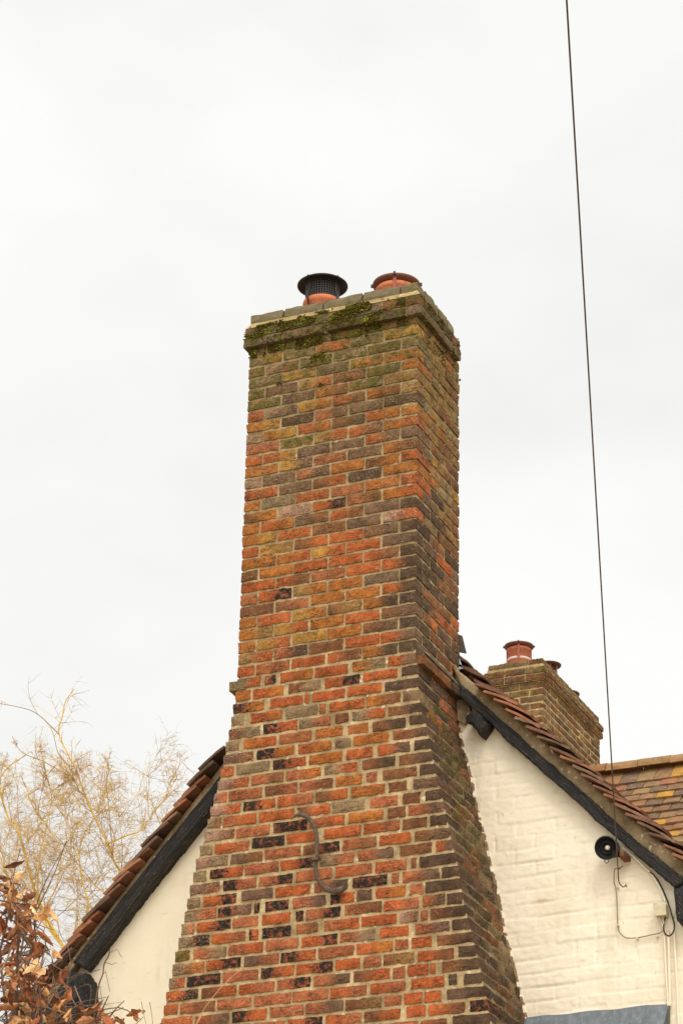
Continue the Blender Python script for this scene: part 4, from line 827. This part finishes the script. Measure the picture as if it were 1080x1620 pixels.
def halfround(mb,a,b,r,col,up=Vector((0,0,1))):
    d=(b-a).normalized(); sd_=d.cross(up).normalized(); u=sd_.cross(d); vs=[]
    for lay,rr in ((0,r),(1,r-.018)):
        for p in (a,b):
            for k in range(11):
                an=math.radians(-84+168*k/10); vs.append(p+(sd_*math.sin(an)+u*math.cos(an))*rr*(1 if k not in(0,10) else 1.0)+Vector((random.gauss(0,.0012),)*3))
    fs=[(k,k+1,k+12,k+11) for k in range(10)]+[(22+k,22+k+11,22+k+12,22+k+1) for k in range(10)]
    fs+=[(k,k+22,k+23,k+1) for k in range(10)]+[(11+k,12+k,34+k,33+k) for k in range(10)]
    fs+=[(0,11,33,22),(10,32,43,21)]
    mb.add(vs,fs,col)
x=-6.2
while x<hx-.05:
    e=min(x+.335,hx+.06); halfround(rd,Vector((x,ry,rz+.0+random.gauss(0,.004))),Vector((e-.006,ry,rz+random.gauss(0,.004))),.125,random.choice([rgb(158,120,84),rgb(148,114,78),rgb(156,112,76)])); x+=.335
hd_=Vector((math.cos(ang),-math.cos(ang),-math.sin(ang))).normalized()
for k in range(16):
    a=Vector((hx+.02,ry-.01,rz-.02))+hd_*(.33*k); halfround(rd,a,a+hd_*.36,.135,random.choice([rgb(150,118,84),rgb(138,108,78)]),Vector((0,0,1)))
rd.build('ridge_tiles',TILEL,wing)
wv=MB(); wv.box(-6.0,.2,9.6,16.2,-9.84,-1.5); wv.build('wing_wall',WALLR,wing)
ch2=thing('rear_chimney','smaller brown brick chimney behind the right roof slope, three terracotta and metal topped pots','chimney',(-3.5,11.9,0))
b2=MB(); X0,X1,Y0,Y1=-3.785,-3.192,11.02,12.755
codes=['B','G','P','y','B','GB','BP','PG','D','yB','Gy','B']
PAL.update({'B':rgb(118,82,58),'G':rgb(134,112,82),'P':rgb(106,84,70),'y':rgb(138,108,68),'D':rgb(84,70,60)})
def b2c(): return random.choice(codes)
i=0; z=2.445
while z>-.2:
    z0,z1=z-.075+.0065,z-.0065
    L=.215 if i%2 else .105; x=X0
    while x<X1-.03:
        e=min(x+L,X1); 
        if X1-e<.05: e=X1
        dep=.102 if (e<X1 or i%2) else .213
        brick(b2,x,e,Y0,Y0+dep,z0,z1,b2c(),0,.2,.15,n=(4,1,2)); x=e+.012; L=.215
    for y0,y1 in rowfill(Y0+(.102 if i%2 else .213)+.012,Y1,.21):
        brick(b2,X1-.1,X1,y0,y1,z0,z1,b2c(),1,.3,.22,n=(1,3,2)); brick(b2,X0,X0+.1,y0,y1,z0,z1,b2c(),1,.3,.22,n=(1,1,1))
    z-=.075; i+=1
capring(b2,X0-.028,X1+.028,Y0-.028,Y1+.028,2.452,2.518,['B','P','GB','PB'],.225,.3,.25,.11)
capring(b2,X0-.030,X1+.030,Y0-.030,Y1+.030,2.528,2.594,['y','B','G','BP'],.225,.3,.3,.11)
capring(b2,X0+.005,X1-.005,Y0+.005,Y1-.005,2.628,2.690,['G','y','B','G'],.225,.3,.25,.11)
b2.build('brickwork',BR,ch2)
b3=MB(); b3.box(X0+.006,X1-.006,Y0+.006,Y1-.006,-.3,2.445); b3.box(X0-.016,X1+.016,Y0-.016,Y1+.016,2.446,2.600); b3.box(X0+.0,X1-.0,Y0+.0,Y1-.0,2.601,2.628);b3.box(X0+.02,X1-.02,Y0+.02,Y1-.02,2.629,2.682); b3.build('mortar',MOD,ch2)
TC=rgb(184,108,82)
pot_terracotta(ch2,-3.545,11.3,2.68,.116,.275,.152)
def smallcowl(x,y,zt):
    p=MB(); p.lathe([(.09,2.68),(.09,zt-.16),(.098,zt-.155),(.098,zt-.13),(.08,zt-.13)],x,y,24,rgb(186,104,78)); po=p.build('chimney_pot',POT,ch2,True)
    c=MB(); c.lathe([(.0,zt-.028),(.10,zt-.026),(.128,zt-.018),(.130,zt-.008),(.10,zt+.004),(0,zt+.008)],x,y,32,rgb(96,66,54)); q=c.build('cowl_lid',METAL,po,True); q.matrix_parent_inverse=Matrix.Identity(4)
    c=MB()
    for k in range(6):
        a=k*math.pi/3; c.tube([(x+.085*math.cos(a),y+.085*math.sin(a),zt-.16),(x+.085*math.cos(a),y+.085*math.sin(a),zt-.02)],.008,5,rgb(150,104,92))
    c.lathe([(.05,zt-.15),(.05,zt-.02)],x,y,14,rgb(130,70,56))
    q=c.build('cowl_post',METAL,po); q.matrix_parent_inverse=Matrix.Identity(4)
smallcowl(-3.47,11.98,3.03); smallcowl(-3.42,12.40,2.86)
# ---------------------------------------------------------------- dry-leaved beech and twigs, near camera
BK_=json.loads('''{"leaf":[[0.755,-5.414,-5.297],[0.621,-5.19,-5.229],[0.991,-5.83,-5.465],[0.746,-5.396,-5.214],[0.79,-5.522,-5.306],[0.73,-5.448,-5.24],[0.908,-5.654,-5.384],[0.947,-5.738,-5.346],[0.716,-5.418,-5.204],[0.635,-5.24,-5.266],[0.666,-5.162,-5.258],[0.641,-5.177,-5.322],[1.001,-5.707,-5.517],[0.675,-5.173,-5.264],[0.845,-5.597,-5.385],[0.99,-5.804,-5.532],[1.053,-5.848,-5.512],[0.942,-5.633,-5.458],[0.905,-5.629,-5.486],[1.058,-5.81,-5.455],[0.756,-5.325,-5.273],[0.693,-5.299,-5.347],[0.982,-5.844,-5.48],[0.606,-5.181,-5.331],[0.696,-5.199,-5.281],[0.895,-5.602,-5.488],[1.022,-5.774,-5.555],[0.63,-5.248,-5.384],[0.983,-5.786,-5.527],[0.64,-5.207,-5.369],[0.786,-5.468,-5.367],[0.927,-5.726,-5.562],[0.847,-5.368,-5.452],[1.113,-5.816,-5.663],[0.859,-5.566,-5.576],[0.713,-5.272,-5.451],[1.094,-5.811,-5.587],[0.904,-5.505,-5.493],[0.828,-5.338,-5.514],[0.677,-5.298,-5.457],[1.049,-5.746,-5.602],[0.952,-5.533,-5.615],[0.651,-5.167,-5.426],[0.755,-5.339,-5.455],[0.844,-5.567,-5.542],[0.724,-5.158,-5.453],[0.828,-5.5,-5.478],[0.996,-5.659,-5.657],[0.958,-5.597,-5.622],[0.803,-5.364,-5.539],[0.94,-5.596,-5.546],[0.904,-5.51,-5.579],[1.008,-5.644,-5.621],[0.752,-5.444,-5.523],[0.984,-5.675,-5.6],[0.75,-5.278,-5.516],[0.943,-5.606,-5.617],[0.702,-5.27,-5.516],[0.737,-5.241,-5.532],[0.67,-5.18,-5.438],[1.048,-5.734,-5.693],[0.896,-5.516,-5.585],[0.715,-5.339,-5.526],[0.846,-5.443,-5.514],[0.847,-5.413,-5.538],[0.701,-5.346,-5.565],[0.913,-5.541,-5.649],[0.806,-5.37,-5.563],[0.835,-5.52,-5.609],[0.991,-5.757,-5.71],[0.929,-5.715,-5.737],[0.937,-5.584,-5.722],[1.031,-5.684,-5.665],[0.875,-5.566,-5.683],[1.076,-5.769,-5.752],[1.074,-5.825,-5.723],[0.828,-5.468,-5.679],[0.728,-5.179,-5.565],[0.76,-5.281,-5.588],[1.033,-5.751,-5.772],[0.754,-5.18,-5.6],[0.983,-5.604,-5.639],[1.043,-5.774,-5.787],[1.042,-5.752,-5.824],[0.908,-5.587,-5.662],[1.024,-5.646,-5.714],[0.744,-5.177,-5.596],[1.039,-5.668,-5.74],[0.884,-5.559,-5.773],[0.841,-5.506,-5.674],[1.043,-5.765,-5.758],[1.001,-5.645,-5.782],[1.074,-5.841,-5.755],[0.729,-5.195,-5.541],[0.922,-5.663,-5.804],[0.971,-5.645,-5.724],[0.828,-5.399,-5.687],[1.063,-5.767,-5.739],[0.828,-5.477,-5.636],[0.85,-5.479,-5.649],[0.776,-5.328,-5.547],[0.971,-5.673,-5.8],[0.709,-5.228,-5.509],[0.744,-5.305,-5.627],[0.803,-5.354,-5.63],[0.679,-5.212,-5.565],[0.674,-5.254,-5.56],[0.67,-5.269,-5.653],[0.776,-5.364,-5.598],[0.811,-5.303,-5.562],[0.886,-5.515,-5.684],[0.89,-5.618,-5.726],[0.67,-5.282,-5.556],[0.784,-5.276,-5.637],[1.104,-5.832,-5.864],[0.668,-5.151,-5.257],[0.705,-5.261,-5.335],[0.688,-5.183,-5.275],[0.974,-5.645,-5.445],[0.811,-5.423,-5.362],[0.728,-5.414,-5.198],[0.832,-5.585,-5.261],[0.782,-5.447,-5.249],[0.971,-5.756,-5.383],[0.781,-5.43,-5.305],[0.863,-5.588,-5.346],[1.041,-5.744,-5.435],[0.723,-5.213,-5.243],[1.0,-5.666,-5.444],[0.796,-5.325,-5.309],[1.005,-5.686,-5.49],[1.045,-5.724,-5.499],[1.078,-5.79,-5.477],[1.059,-5.763,-5.478],[0.766,-5.236,-5.391],[0.786,-5.292,-5.436],[1.097,-5.812,-5.632],[0.88,-5.373,-5.444],[0.787,-5.169,-5.416],[1.121,-5.752,-5.592],[1.059,-5.685,-5.741],[1.011,-5.606,-5.675],[0.829,-5.268,-5.623],[0.996,-5.547,-5.689],[1.008,-5.435,-5.621],[1.068,-5.573,-5.619],[1.175,-5.708,-5.863],[1.119,-5.513,-5.733],[1.137,-5.521,-5.789],[1.116,-5.55,-5.751],[1.201,-5.742,-5.832],[1.167,-5.58,-5.768],[1.17,-5.672,-5.794],[1.155,-5.649,-5.813],[1.441,-5.828,-5.898],[1.065,-5.193,-5.734],[1.276,-5.52,-5.774],[1.112,-5.382,-5.787],[1.067,-5.339,-5.716],[1.349,-5.833,-5.859],[1.308,-5.569,-5.818],[1.272,-5.632,-5.822],[1.145,-5.337,-5.719],[1.332,-5.682,-5.914],[1.143,-5.398,-5.829],[1.339,-5.846,-5.939],[1.358,-5.563,-5.795],[1.152,-5.157,-5.661],[1.122,-5.784,-5.897],[1.056,-5.506,-5.731],[1.055,-5.68,-5.812],[1.153,-5.808,-5.856],[1.027,-5.636,-5.761],[0.775,-5.17,-5.665],[1.045,-5.568,-5.749],[1.034,-5.63,-5.812],[0.85,-5.205,-5.719],[1.064,-5.7,-5.833],[1.018,-5.509,-5.762],[0.984,-5.412,-5.791],[1.415,-5.635,-5.974],[1.398,-5.693,-5.92],[1.54,-5.789,-6.023],[1.365,-5.631,-5.871],[1.387,-5.679,-5.931],[1.281,-5.446,-5.813],[1.208,-5.36,-5.803],[1.408,-5.65,-5.882],[1.354,-5.556,-5.94],[1.383,-5.461,-5.906],[0.982,-5.318,-5.867],[1.007,-5.278,-5.99],[1.052,-5.34,-5.835],[0.863,-5.282,-5.767],[1.07,-5.804,-5.951],[0.87,-5.377,-5.775],[0.965,-5.315,-5.759],[1.06,-5.815,-5.976],[1.125,-5.248,-5.906],[1.124,-5.688,-5.951],[0.893,-5.619,-5.969],[1.023,-5.271,-5.77],[0.888,-5.479,-5.966],[1.28,-5.538,-6.034],[1.128,-5.767,-6.104],[1.035,-5.527,-5.923],[1.153,-5.313,-5.904],[0.904,-5.171,-5.736],[0.879,-5.28,-5.748],[0.632,-5.165,-5.834],[1.234,-5.513,-5.925],[1.057,-5.699,-5.909],[0.963,-5.456,-5.977],[1.082,-5.681,-5.918],[1.03,-5.162,-5.938],[0.95,-5.417,-5.813],[0.906,-5.268,-5.744],[1.003,-5.731,-6.038],[0.751,-5.22,-5.915],[1.211,-5.623,-6.065],[1.142,-5.414,-5.888],[1.253,-5.843,-6.055],[1.123,-5.721,-5.948],[1.153,-5.831,-5.994],[1.154,-5.517,-5.921],[1.019,-5.162,-5.956],[1.056,-5.365,-5.909],[0.868,-5.291,-5.889],[0.986,-5.374,-5.842],[1.029,-5.796,-5.968],[1.145,-5.444,-5.98],[1.321,-5.635,-5.934],[0.764,-5.349,-5.935],[1.205,-5.381,-6.016],[1.14,-5.369,-5.968],[0.869,-5.422,-5.902],[0.775,-5.223,-5.963],[0.974,-5.469,-5.793],[0.948,-5.577,-5.98],[1.091,-5.22,-5.897],[0.917,-5.579,-5.987],[1.129,-5.463,-5.899],[0.753,-5.229,-5.79],[1.206,-5.663,-6.082],[1.249,-5.733,-6.071],[0.961,-5.693,-5.988],[1.104,-5.269,-5.939],[1.05,-5.558,-5.954],[0.789,-5.217,-5.784],[1.223,-5.426,-5.851],[0.864,-5.829,-5.709],[0.602,-5.428,-5.309],[0.705,-5.434,-5.674],[0.547,-5.34,-5.488],[0.627,-5.266,-5.356],[0.61,-5.255,-5.783],[0.877,-5.69,-5.859],[0.645,-5.516,-5.343],[0.78,-5.74,-5.396],[0.62,-5.419,-5.709],[0.677,-5.335,-5.724],[0.711,-5.351,-5.837],[0.705,-5.412,-5.253],[0.803,-5.778,-5.448],[0.771,-5.588,-5.715],[0.539,-5.33,-5.426],[0.652,-5.47,-5.275],[0.664,-5.432,-5.665],[0.808,-5.503,-5.875],[0.945,-5.799,-5.815],[0.743,-5.643,-5.589],[0.834,-5.602,-5.884],[0.733,-5.583,-5.585],[0.676,-5.362,-5.572],[0.797,-5.643,-5.844],[0.633,-5.487,-5.493],[0.824,-5.684,-5.329],[0.751,-5.66,-5.594],[0.504,-5.161,-5.362],[0.454,-5.196,-5.345],[0.521,-5.282,-5.67],[0.686,-5.597,-5.412],[0.714,-5.529,-5.581],[0.892,-5.813,-5.979],[0.708,-5.54,-5.28],[0.883,-5.655,-5.748],[0.637,-5.495,-5.476],[0.589,-5.305,-5.56],[0.57,-5.218,-5.565],[0.86,-5.825,-5.845],[0.823,-5.561,-5.811],[0.547,-5.209,-5.817],[0.64,-5.321,-5.25],[0.609,-5.303,-5.827],[0.452,-5.154,-5.38],[0.794,-5.66,-5.467],[0.564,-5.383,-5.276],[0.661,-5.53,-5.481],[0.582,-5.222,-5.249],[0.991,-5.837,-5.984]],"tw":[[3,[[0.807,-5.5,-5.229],[0.803,-5.5,-5.262],[0.834,-5.5,-5.321],[0.847,-5.5,-5.356]]],[2,[[0.801,-5.5,-5.206],[0.809,-5.5,-5.252]]],[7,[[0.835,-5.6,-5.612],[0.863,-5.6,-5.572],[0.883,-5.6,-5.52],[0.895,-5.6,-5.457]]],[2.5,[[0.729,-5.4,-5.578],[0.873,-5.4,-5.549],[1.025,-5.4,-5.478]]],[3,[[0.849,-5.3,-5.65],[0.911,-5.3,-5.569],[0.969,-5.3,-5.64],[1.022,-5.3,-5.71]]],[4,[[1.073,-5.5,-5.64],[1.101,-5.5,-5.696],[1.133,-5.5,-5.756],[1.16,-5.5,-5.817]]],[4,[[1.041,-5.45,-5.64],[1.104,-5.45,-5.627],[1.105,-5.45,-5.715],[1.102,-5.45,-5.778]]],[3,[[1.047,-5.5,-5.595],[1.045,-5.5,-5.68],[1.05,-5.5,-5.807]]],[2.5,[[0.847,-5.3,-5.624],[0.945,-5.3,-5.644],[1.042,-5.3,-5.647],[1.142,-5.3,-5.648]]],[2.5,[[1.093,-5.6,-5.749],[1.162,-5.6,-5.739],[1.21,-5.6,-5.765]]],[5,[[1.168,-5.5,-5.759],[1.203,-5.5,-5.685]]],[5,[[1.126,-5.4,-5.757],[1.17,-5.4,-5.708],[1.208,-5.4,-5.675]]],[2.5,[[1.325,-5.5,-5.718],[1.336,-5.5,-5.761],[1.359,-5.5,-5.836]]],[3,[[1.355,-5.5,-5.723],[1.367,-5.5,-5.774],[1.375,-5.5,-5.837]]],[3.5,[[0.959,-5.5,-5.757],[1.01,-5.5,-5.677],[1.029,-5.5,-5.642]]],[3,[[0.873,-5.5,-5.748],[0.966,-5.5,-5.725],[1.06,-5.5,-5.724],[1.154,-5.5,-5.722],[1.176,-5.5,-5.714]]],[2.5,[[0.992,-5.5,-5.589],[0.984,-5.5,-5.653],[0.941,-5.5,-5.712]]],[2,[[0.733,-5.4,-5.622],[0.827,-5.4,-5.577],[0.889,-5.4,-5.568],[0.995,-5.4,-5.577]]],[2.5,[[0.954,-5.4,-5.741],[0.968,-5.4,-5.667],[0.968,-5.4,-5.635]]],[2,[[1.192,-5.5,-5.783],[1.225,-5.5,-5.744],[1.22,-5.5,-5.735]]],[3,[[0.868,-5.3,-5.739],[0.924,-5.3,-5.684],[1.007,-5.3,-5.666],[1.053,-5.3,-5.644],[1.09,-5.3,-5.652]]],[2,[[0.913,-5.5,-5.495],[0.952,-5.5,-5.531],[1.027,-5.5,-5.582],[1.053,-5.5,-5.553]]],[2,[[0.99,-5.5,-5.405],[1.011,-5.5,-5.462],[1.041,-5.5,-5.508],[1.055,-5.5,-5.574],[1.048,-5.5,-5.612]]],[3,[[0.738,-5.4,-5.688],[0.808,-5.4,-5.651],[0.885,-5.4,-5.642],[0.967,-5.4,-5.688]]],[3,[[1.086,-5.5,-5.832],[1.133,-5.5,-5.769],[1.144,-5.5,-5.711],[1.154,-5.5,-5.733]]]],"vine":[[-2.066,0.42,-3.484],[-2.071,0.42,-3.521],[-2.097,0.42,-3.567],[-2.102,0.42,-3.623],[-2.126,0.42,-3.695],[-2.137,0.42,-3.787],[-2.14,0.42,-3.86]],"wil":[[45,[[-7.459,10.0,-1.033],[-7.108,10.0,-0.566],[-7.067,10.0,-0.063],[-7.167,10.0,0.463],[-7.267,10.0,0.605],[-7.36,10.0,0.741],[-7.435,10.0,0.922],[-7.604,10.0,1.222],[-7.728,10.0,1.473],[-7.873,10.0,1.798],[-8.076,10.0,2.177],[-8.052,10.0,2.368],[-8.027,10.0,2.532],[-7.939,10.0,2.652]]],[9,[[-8.076,10.0,2.177],[-8.187,10.0,2.29],[-8.346,10.0,2.438],[-8.502,10.0,2.524],[-8.811,10.0,2.625],[-8.965,10.0,2.654]]],[18,[[-7.435,10.0,0.922],[-7.233,10.0,0.983],[-7.079,10.0,1.017],[-6.96,10.0,1.161],[-6.814,10.0,1.328],[-6.685,10.0,1.558]]],[55,[[-7.459,10.0,-1.033],[-7.751,10.0,-0.311],[-7.952,10.0,0.032],[-8.178,10.0,0.383],[-8.332,10.0,0.797],[-8.469,10.0,1.149],[-8.619,10.0,1.371],[-8.737,10.0,1.728],[-8.661,10.0,1.89],[-8.462,10.0,2.002]]],[22,[[-7.952,10.0,0.032],[-8.183,10.0,0.449],[-8.206,10.0,0.849],[-8.148,10.0,1.244],[-8.116,10.0,1.51],[-8.21,10.0,1.796],[-8.283,10.0,2.081]]],[26,[[-7.751,10.0,-0.311],[-7.752,10.0,0.01],[-7.612,10.0,0.254],[-7.706,10.0,0.591],[-7.75,10.0,0.927],[-7.637,10.0,1.179],[-7.465,10.0,1.292]]],[25,[[-7.952,10.0,0.032],[-8.26,10.0,0.326],[-8.5,10.0,0.618],[-8.761,10.0,1.117],[-8.94,10.0,1.48]]],[8,[[-7.873,10.0,1.798],[-7.972,10.0,1.846],[-8.077,10.0,1.984],[-8.134,10.0,2.164],[-8.186,10.0,2.276]]],[12,[[-7.728,10.0,1.473],[-7.805,10.0,1.537],[-7.887,10.0,1.67],[-8.232,10.0,1.902],[-8.502,10.0,2.042],[-8.629,10.0,2.233]]],[12,[[-7.36,10.0,0.741],[-7.405,10.0,1.017],[-7.455,10.0,1.357],[-7.498,10.0,1.599],[-7.436,10.0,1.76]]],[20,[[-7.871,10.0,-0.106],[-8.11,10.0,0.244],[-7.99,10.0,0.559],[-7.982,10.0,0.955],[-8.263,10.0,1.326],[-8.438,10.0,1.689]]],[16,[[-7.167,10.0,0.463],[-7.336,10.0,0.353],[-7.558,10.0,0.509],[-7.787,10.0,0.733],[-7.918,10.0,1.081],[-7.901,10.0,1.347]]],[14,[[-7.167,10.0,0.463],[-6.967,10.0,0.635],[-6.872,10.0,0.82],[-6.847,10.0,1.014],[-6.967,10.0,1.294]]]]}''')
bush=thing('beech_bush','tall beech bush with curled brown dead leaves in front of left gable','bush',(.6,-5.6,0))
lf=MB()
def leaf(mb,p,L,col):
    # a dry leaf: cupped across, rolled along, hanging from its stalk
    d=Vector((random.gauss(0,.7),random.gauss(0,.7),random.uniform(-1.3,.35))).normalized()
    side=d.cross(Vector((random.gauss(0,1),random.gauss(0,1),random.gauss(0,1)))).normalized(); n=side.cross(d)
    W=L*random.uniform(.42,.62); cup=random.uniform(.7,2.6); roll_=random.uniform(-2.6,2.6); tw=random.uniform(-1.2,1.2)
    J,K=9,6; vs=[];pos=Vector(p); dirv=d.copy(); nn=n.copy(); cs=[]
    ph=random.uniform(0,6)
    for j in range(J+1):
        v=j/J; w_=W*(math.sin(math.pi*min(1,v*1.02+.02))**.75)*(1-.25*v)
        q=Matrix.Rotation(tw*v,3,dirv)
        s_=q@side; m_=q@nn
        for k in range(K+1):
            u=(k/K-.5)*2; a=u*cup*.8
            x=math.sin(a)/max(cup*.8,.2); hgt=(1-math.cos(a))/max(cup*.8,.2)
            wv=.15*math.sin(v*15+ph+u*2.5)*abs(u)+.06*math.sin(v*34+u*9+ph)
            vs.append(pos+s_*(x*w_*.5)+m_*((hgt*.5+wv)*w_))
            f=1+.12*math.sin(v*30)*(1-abs(u)*.4); f*=.72 if k==K//2 else 1
            cs.append((col[0]*f,col[1]*f,col[2]*f,1))
        r_=Matrix.Rotation(roll_/J,3,side); dirv=(r_@dirv).normalized(); nn=(r_@nn).normalized(); pos=pos+dirv*(L/J)
    fs=[(j*(K+1)+k,j*(K+1)+k+1,(j+1)*(K+1)+k+1,(j+1)*(K+1)+k) for j in range(J) for k in range(K)]
    mb.add(vs,fs,cs)
LC=[rgb(178,112,72),rgb(160,94,62),rgb(136,84,58),rgb(208,152,100),rgb(226,180,130),rgb(146,94,66),rgb(170,114,78),rgb(112,72,52)]
br=MB()
hub=[Vector((.75,-5.6,-9.84)),Vector((.72,-5.62,-8.2)),Vector((.85,-5.6,-7.0)),Vector((.9,-5.58,-6.3))]
br.tube(smooth(hub,4),[.05-.0018*k for k in range(13)],8,rgb(96,84,70))
tips=[]
for q in range(26):
    a=hub[-1]+Vector((random.uniform(-.2,.3),random.uniform(-.1,.1),random.uniform(-.9,0)))
    e=Vector(random.choice(BK_['leaf'])); m_=(a+e)/2+Vector((random.gauss(0,.07),random.gauss(0,.1),random.gauss(0,.06)))
    pts=smooth([a,m_,e],6); br.tube(pts,[.010*(1-.75*k/len(pts)) for k in range(len(pts))],5,random.choice([rgb(112,92,76),rgb(96,78,66),rgb(128,104,84)])); tips+=pts
for P in BK_['leaf']:
    p=Vector(P); c=random.choice(LC); q=random.uniform(.85,1.15)
    for _ in range(2 if random.random()<.35 else 1):
        leaf(lf,p+Vector((random.gauss(0,.012),random.gauss(0,.04),random.gauss(0,.012))),random.uniform(.052,.088),(c[0]*q,c[1]*q,c[2]*q,1))
    if tips:
        t=min(tips,key=lambda k:(k-p).length)
        if (t-p).length<.5:
            m_=(t+p)/2+Vector((random.gauss(0,.02),random.gauss(0,.02),random.gauss(0,.02))); br.tube(smooth([t,m_,p],3),[.0026,.0024,.0022,.002,.0018,.0016,.0014],4,rgb(110,84,66))
for t,P in BK_['tw']:
    pts=smooth(P,5); br.tube(pts,[t/2000*(1.25-.8*k/len(pts)) for k in range(len(pts))],5,random.choice([rgb(120,96,78),rgb(150,124,100),rgb(92,76,64),rgb(170,146,118)]))
for _ in range(90):
    p=Vector(random.choice(BK_['leaf'])); d=Vector((random.gauss(0,1),random.gauss(0,.6),random.gauss(.2,.7))).normalized()*random.uniform(.08,.3)
    pts=smooth([p,p+d*.5+Vector((random.gauss(0,.01),0,random.gauss(0,.012))),p+d],3); br.tube(pts,[.0022*(1-.6*k/7) for k in range(7)],4,random.choice([rgb(120,96,78),rgb(146,120,98),rgb(88,70,60)]))
br.build('branches',TWIG,bush,True); lf.build('foliage',LEAF,bush,True)
mb=MB(); pts=smooth(BK_['vine'],5); mb.tube(pts,[.0045]*len(pts),5,rgb(126,98,78))
for k in (3,9,16,22):
    p=pts[k]; mb.tube([p,p+Vector((random.uniform(.02,.06),-.02,random.uniform(-.05,.04))),p+Vector((random.uniform(.04,.1),-.02,random.uniform(-.12,.02)))],.002,4,rgb(150,116,92))
e=pts[-1]; mb.tube(smooth([e,e+Vector((-.1,-.03,-.8)),e+Vector((.0,-.05,-2.5)),Vector((-1.9,.3,-9.84))],5),.007,5,rgb(110,90,72))
tag(mb.build('climbing_stem',TWIG,None,True),'thin bare climbing stem on cream wall under the left bargeboard','climber')
mb=MB(); pts=smooth([(-.985,-.05,-3.84),(-1.0,-.08,-3.87),(-1.074,-.1,-3.943),(-1.135,-.12,-4.025),(-1.189,-.12,-4.107),(-1.23,-.14,-4.3),(-1.3,-.3,-5.4),(-1.3,-.5,-9.84)],5); mb.tube(pts,[.0022]*20+[.005]*(len(pts)-20),5,rgb(206,150,112))
tag(mb.build('dry_stalk',TWIG,None,True),'single pale dry stalk leaning across the lower left brickwork','stalk')
# ---------------------------------------------------------------- willow behind the house
wil=thing('willow_tree','bare willow tree with fine golden twigs rising behind the left roof slope','tree',(-7.6,10.4,0))
YB=rgb(222,182,84); YB2=rgb(206,168,86); BRN=rgb(160,128,90); OLV=rgb(196,170,104); PNK=rgb(208,174,138)
tk=MB(); tw=MB()
root=Vector((-7.55,10.3,-9.84))
boughs=[]
for t,P in BK_['wil']:
    pts=[Vector(p) for p in P]; off=random.uniform(-.6,.8)
    for k in range(1,len(pts)):                                     # bend each bough a little in depth along its own sight line
        f=k/len(pts); 
        c0=cam.matrix_world.translation-Vector((0,0,Z0)); d=(pts[k]-c0); pts[k]=c0+d*(1+off*f*.03)
    sm=smooth(pts,5); n=len(sm)
    rr=[t/2000*.78*(1-.85*(k/n)**.8)+.002 for k in range(n)]
    cols=[YB if t>20 else YB2]
    tk.tube(sm,rr,6,YB if t>14 else BRN); boughs.append((sm,rr))
tb=Vector(BK_['wil'][0][1][0])
tk.tube(smooth([root,root+Vector((.05,0,3)),(root+tb)/2+Vector((.1,0,1.2)),tb+Vector((0,0,-.8)),tb],5),[.17-.0055*k for k in range(21)],10,rgb(150,124,86))
def twig(p,d,L,r,lev,grav=-.10):
    n=5; pts=[p]; dirv=d.normalized(); bend=Vector((random.gauss(0,.08),random.gauss(0,.08),random.uniform(.0,.12) if lev<2 else random.uniform(-.16,.06)))
    for k in range(n):
        dirv=(dirv+bend+Vector((random.gauss(0,.07),random.gauss(0,.07),random.gauss(0,.07)))).normalized(); pts.append(pts[-1]+dirv*(L/n))
    c=random.choice([YB,YB2,YB2,OLV,BRN,PNK]) if lev<2 else random.choice([YB2,OLV,PNK,BRN,YB])
    tw.tube(pts,[r*(1-.7*k/n) for k in range(n+1)],3,c,False)
    if lev<3:
        m_={0:9,1:6,2:4}[lev]
        for _ in range(m_):
            k=random.randint(1,n); q=pts[k]; dd_=(dirv*.75+Vector((random.gauss(0,.75),random.gauss(0,.75),random.gauss(.12,.6)))).normalized()
            twig(q,dd_,L*random.uniform(.38,.62),r*.62,lev+1)
cnt=0
for bi,(sm,rr) in enumerate(boughs):
    n=len(sm); thin=bi in (1,7)
    ln=sum((sm[k+1]-sm[k]).length for k in range(n-1)); m_=int(ln*(3.2 if thin else 5.0 if bi in (2,12) else 7.2))
    for _ in range(m_):
        k=int(n*(random.random()**.8)*.98); k=max(2,min(n-2,k)) 
        if sm[k].z<-1.3: continue
        t=(sm[k+1]-sm[k]).normalized(); d=(t*.6+Vector((random.gauss(0,.7),random.gauss(0,.7),random.gauss(.25,.45)))).normalized()
        fin=(1-.45*k/n)*max(.18,min(1,(2.25-sm[k].z)*.75))
        if thin or bi==0 and k>n*.62: twig(sm[k],d,random.uniform(.22,.5),.0035,2); 
        else: twig(sm[k],d,random.uniform(.5,1.15)*fin,.0050,1 if random.random()<.75 else 0)
tk.build('trunk',TWIG,wil,True); tw.build('crown',TWIG,wil)
print('twigfaces',len(tw.f),'brick faces',len(bk.f))
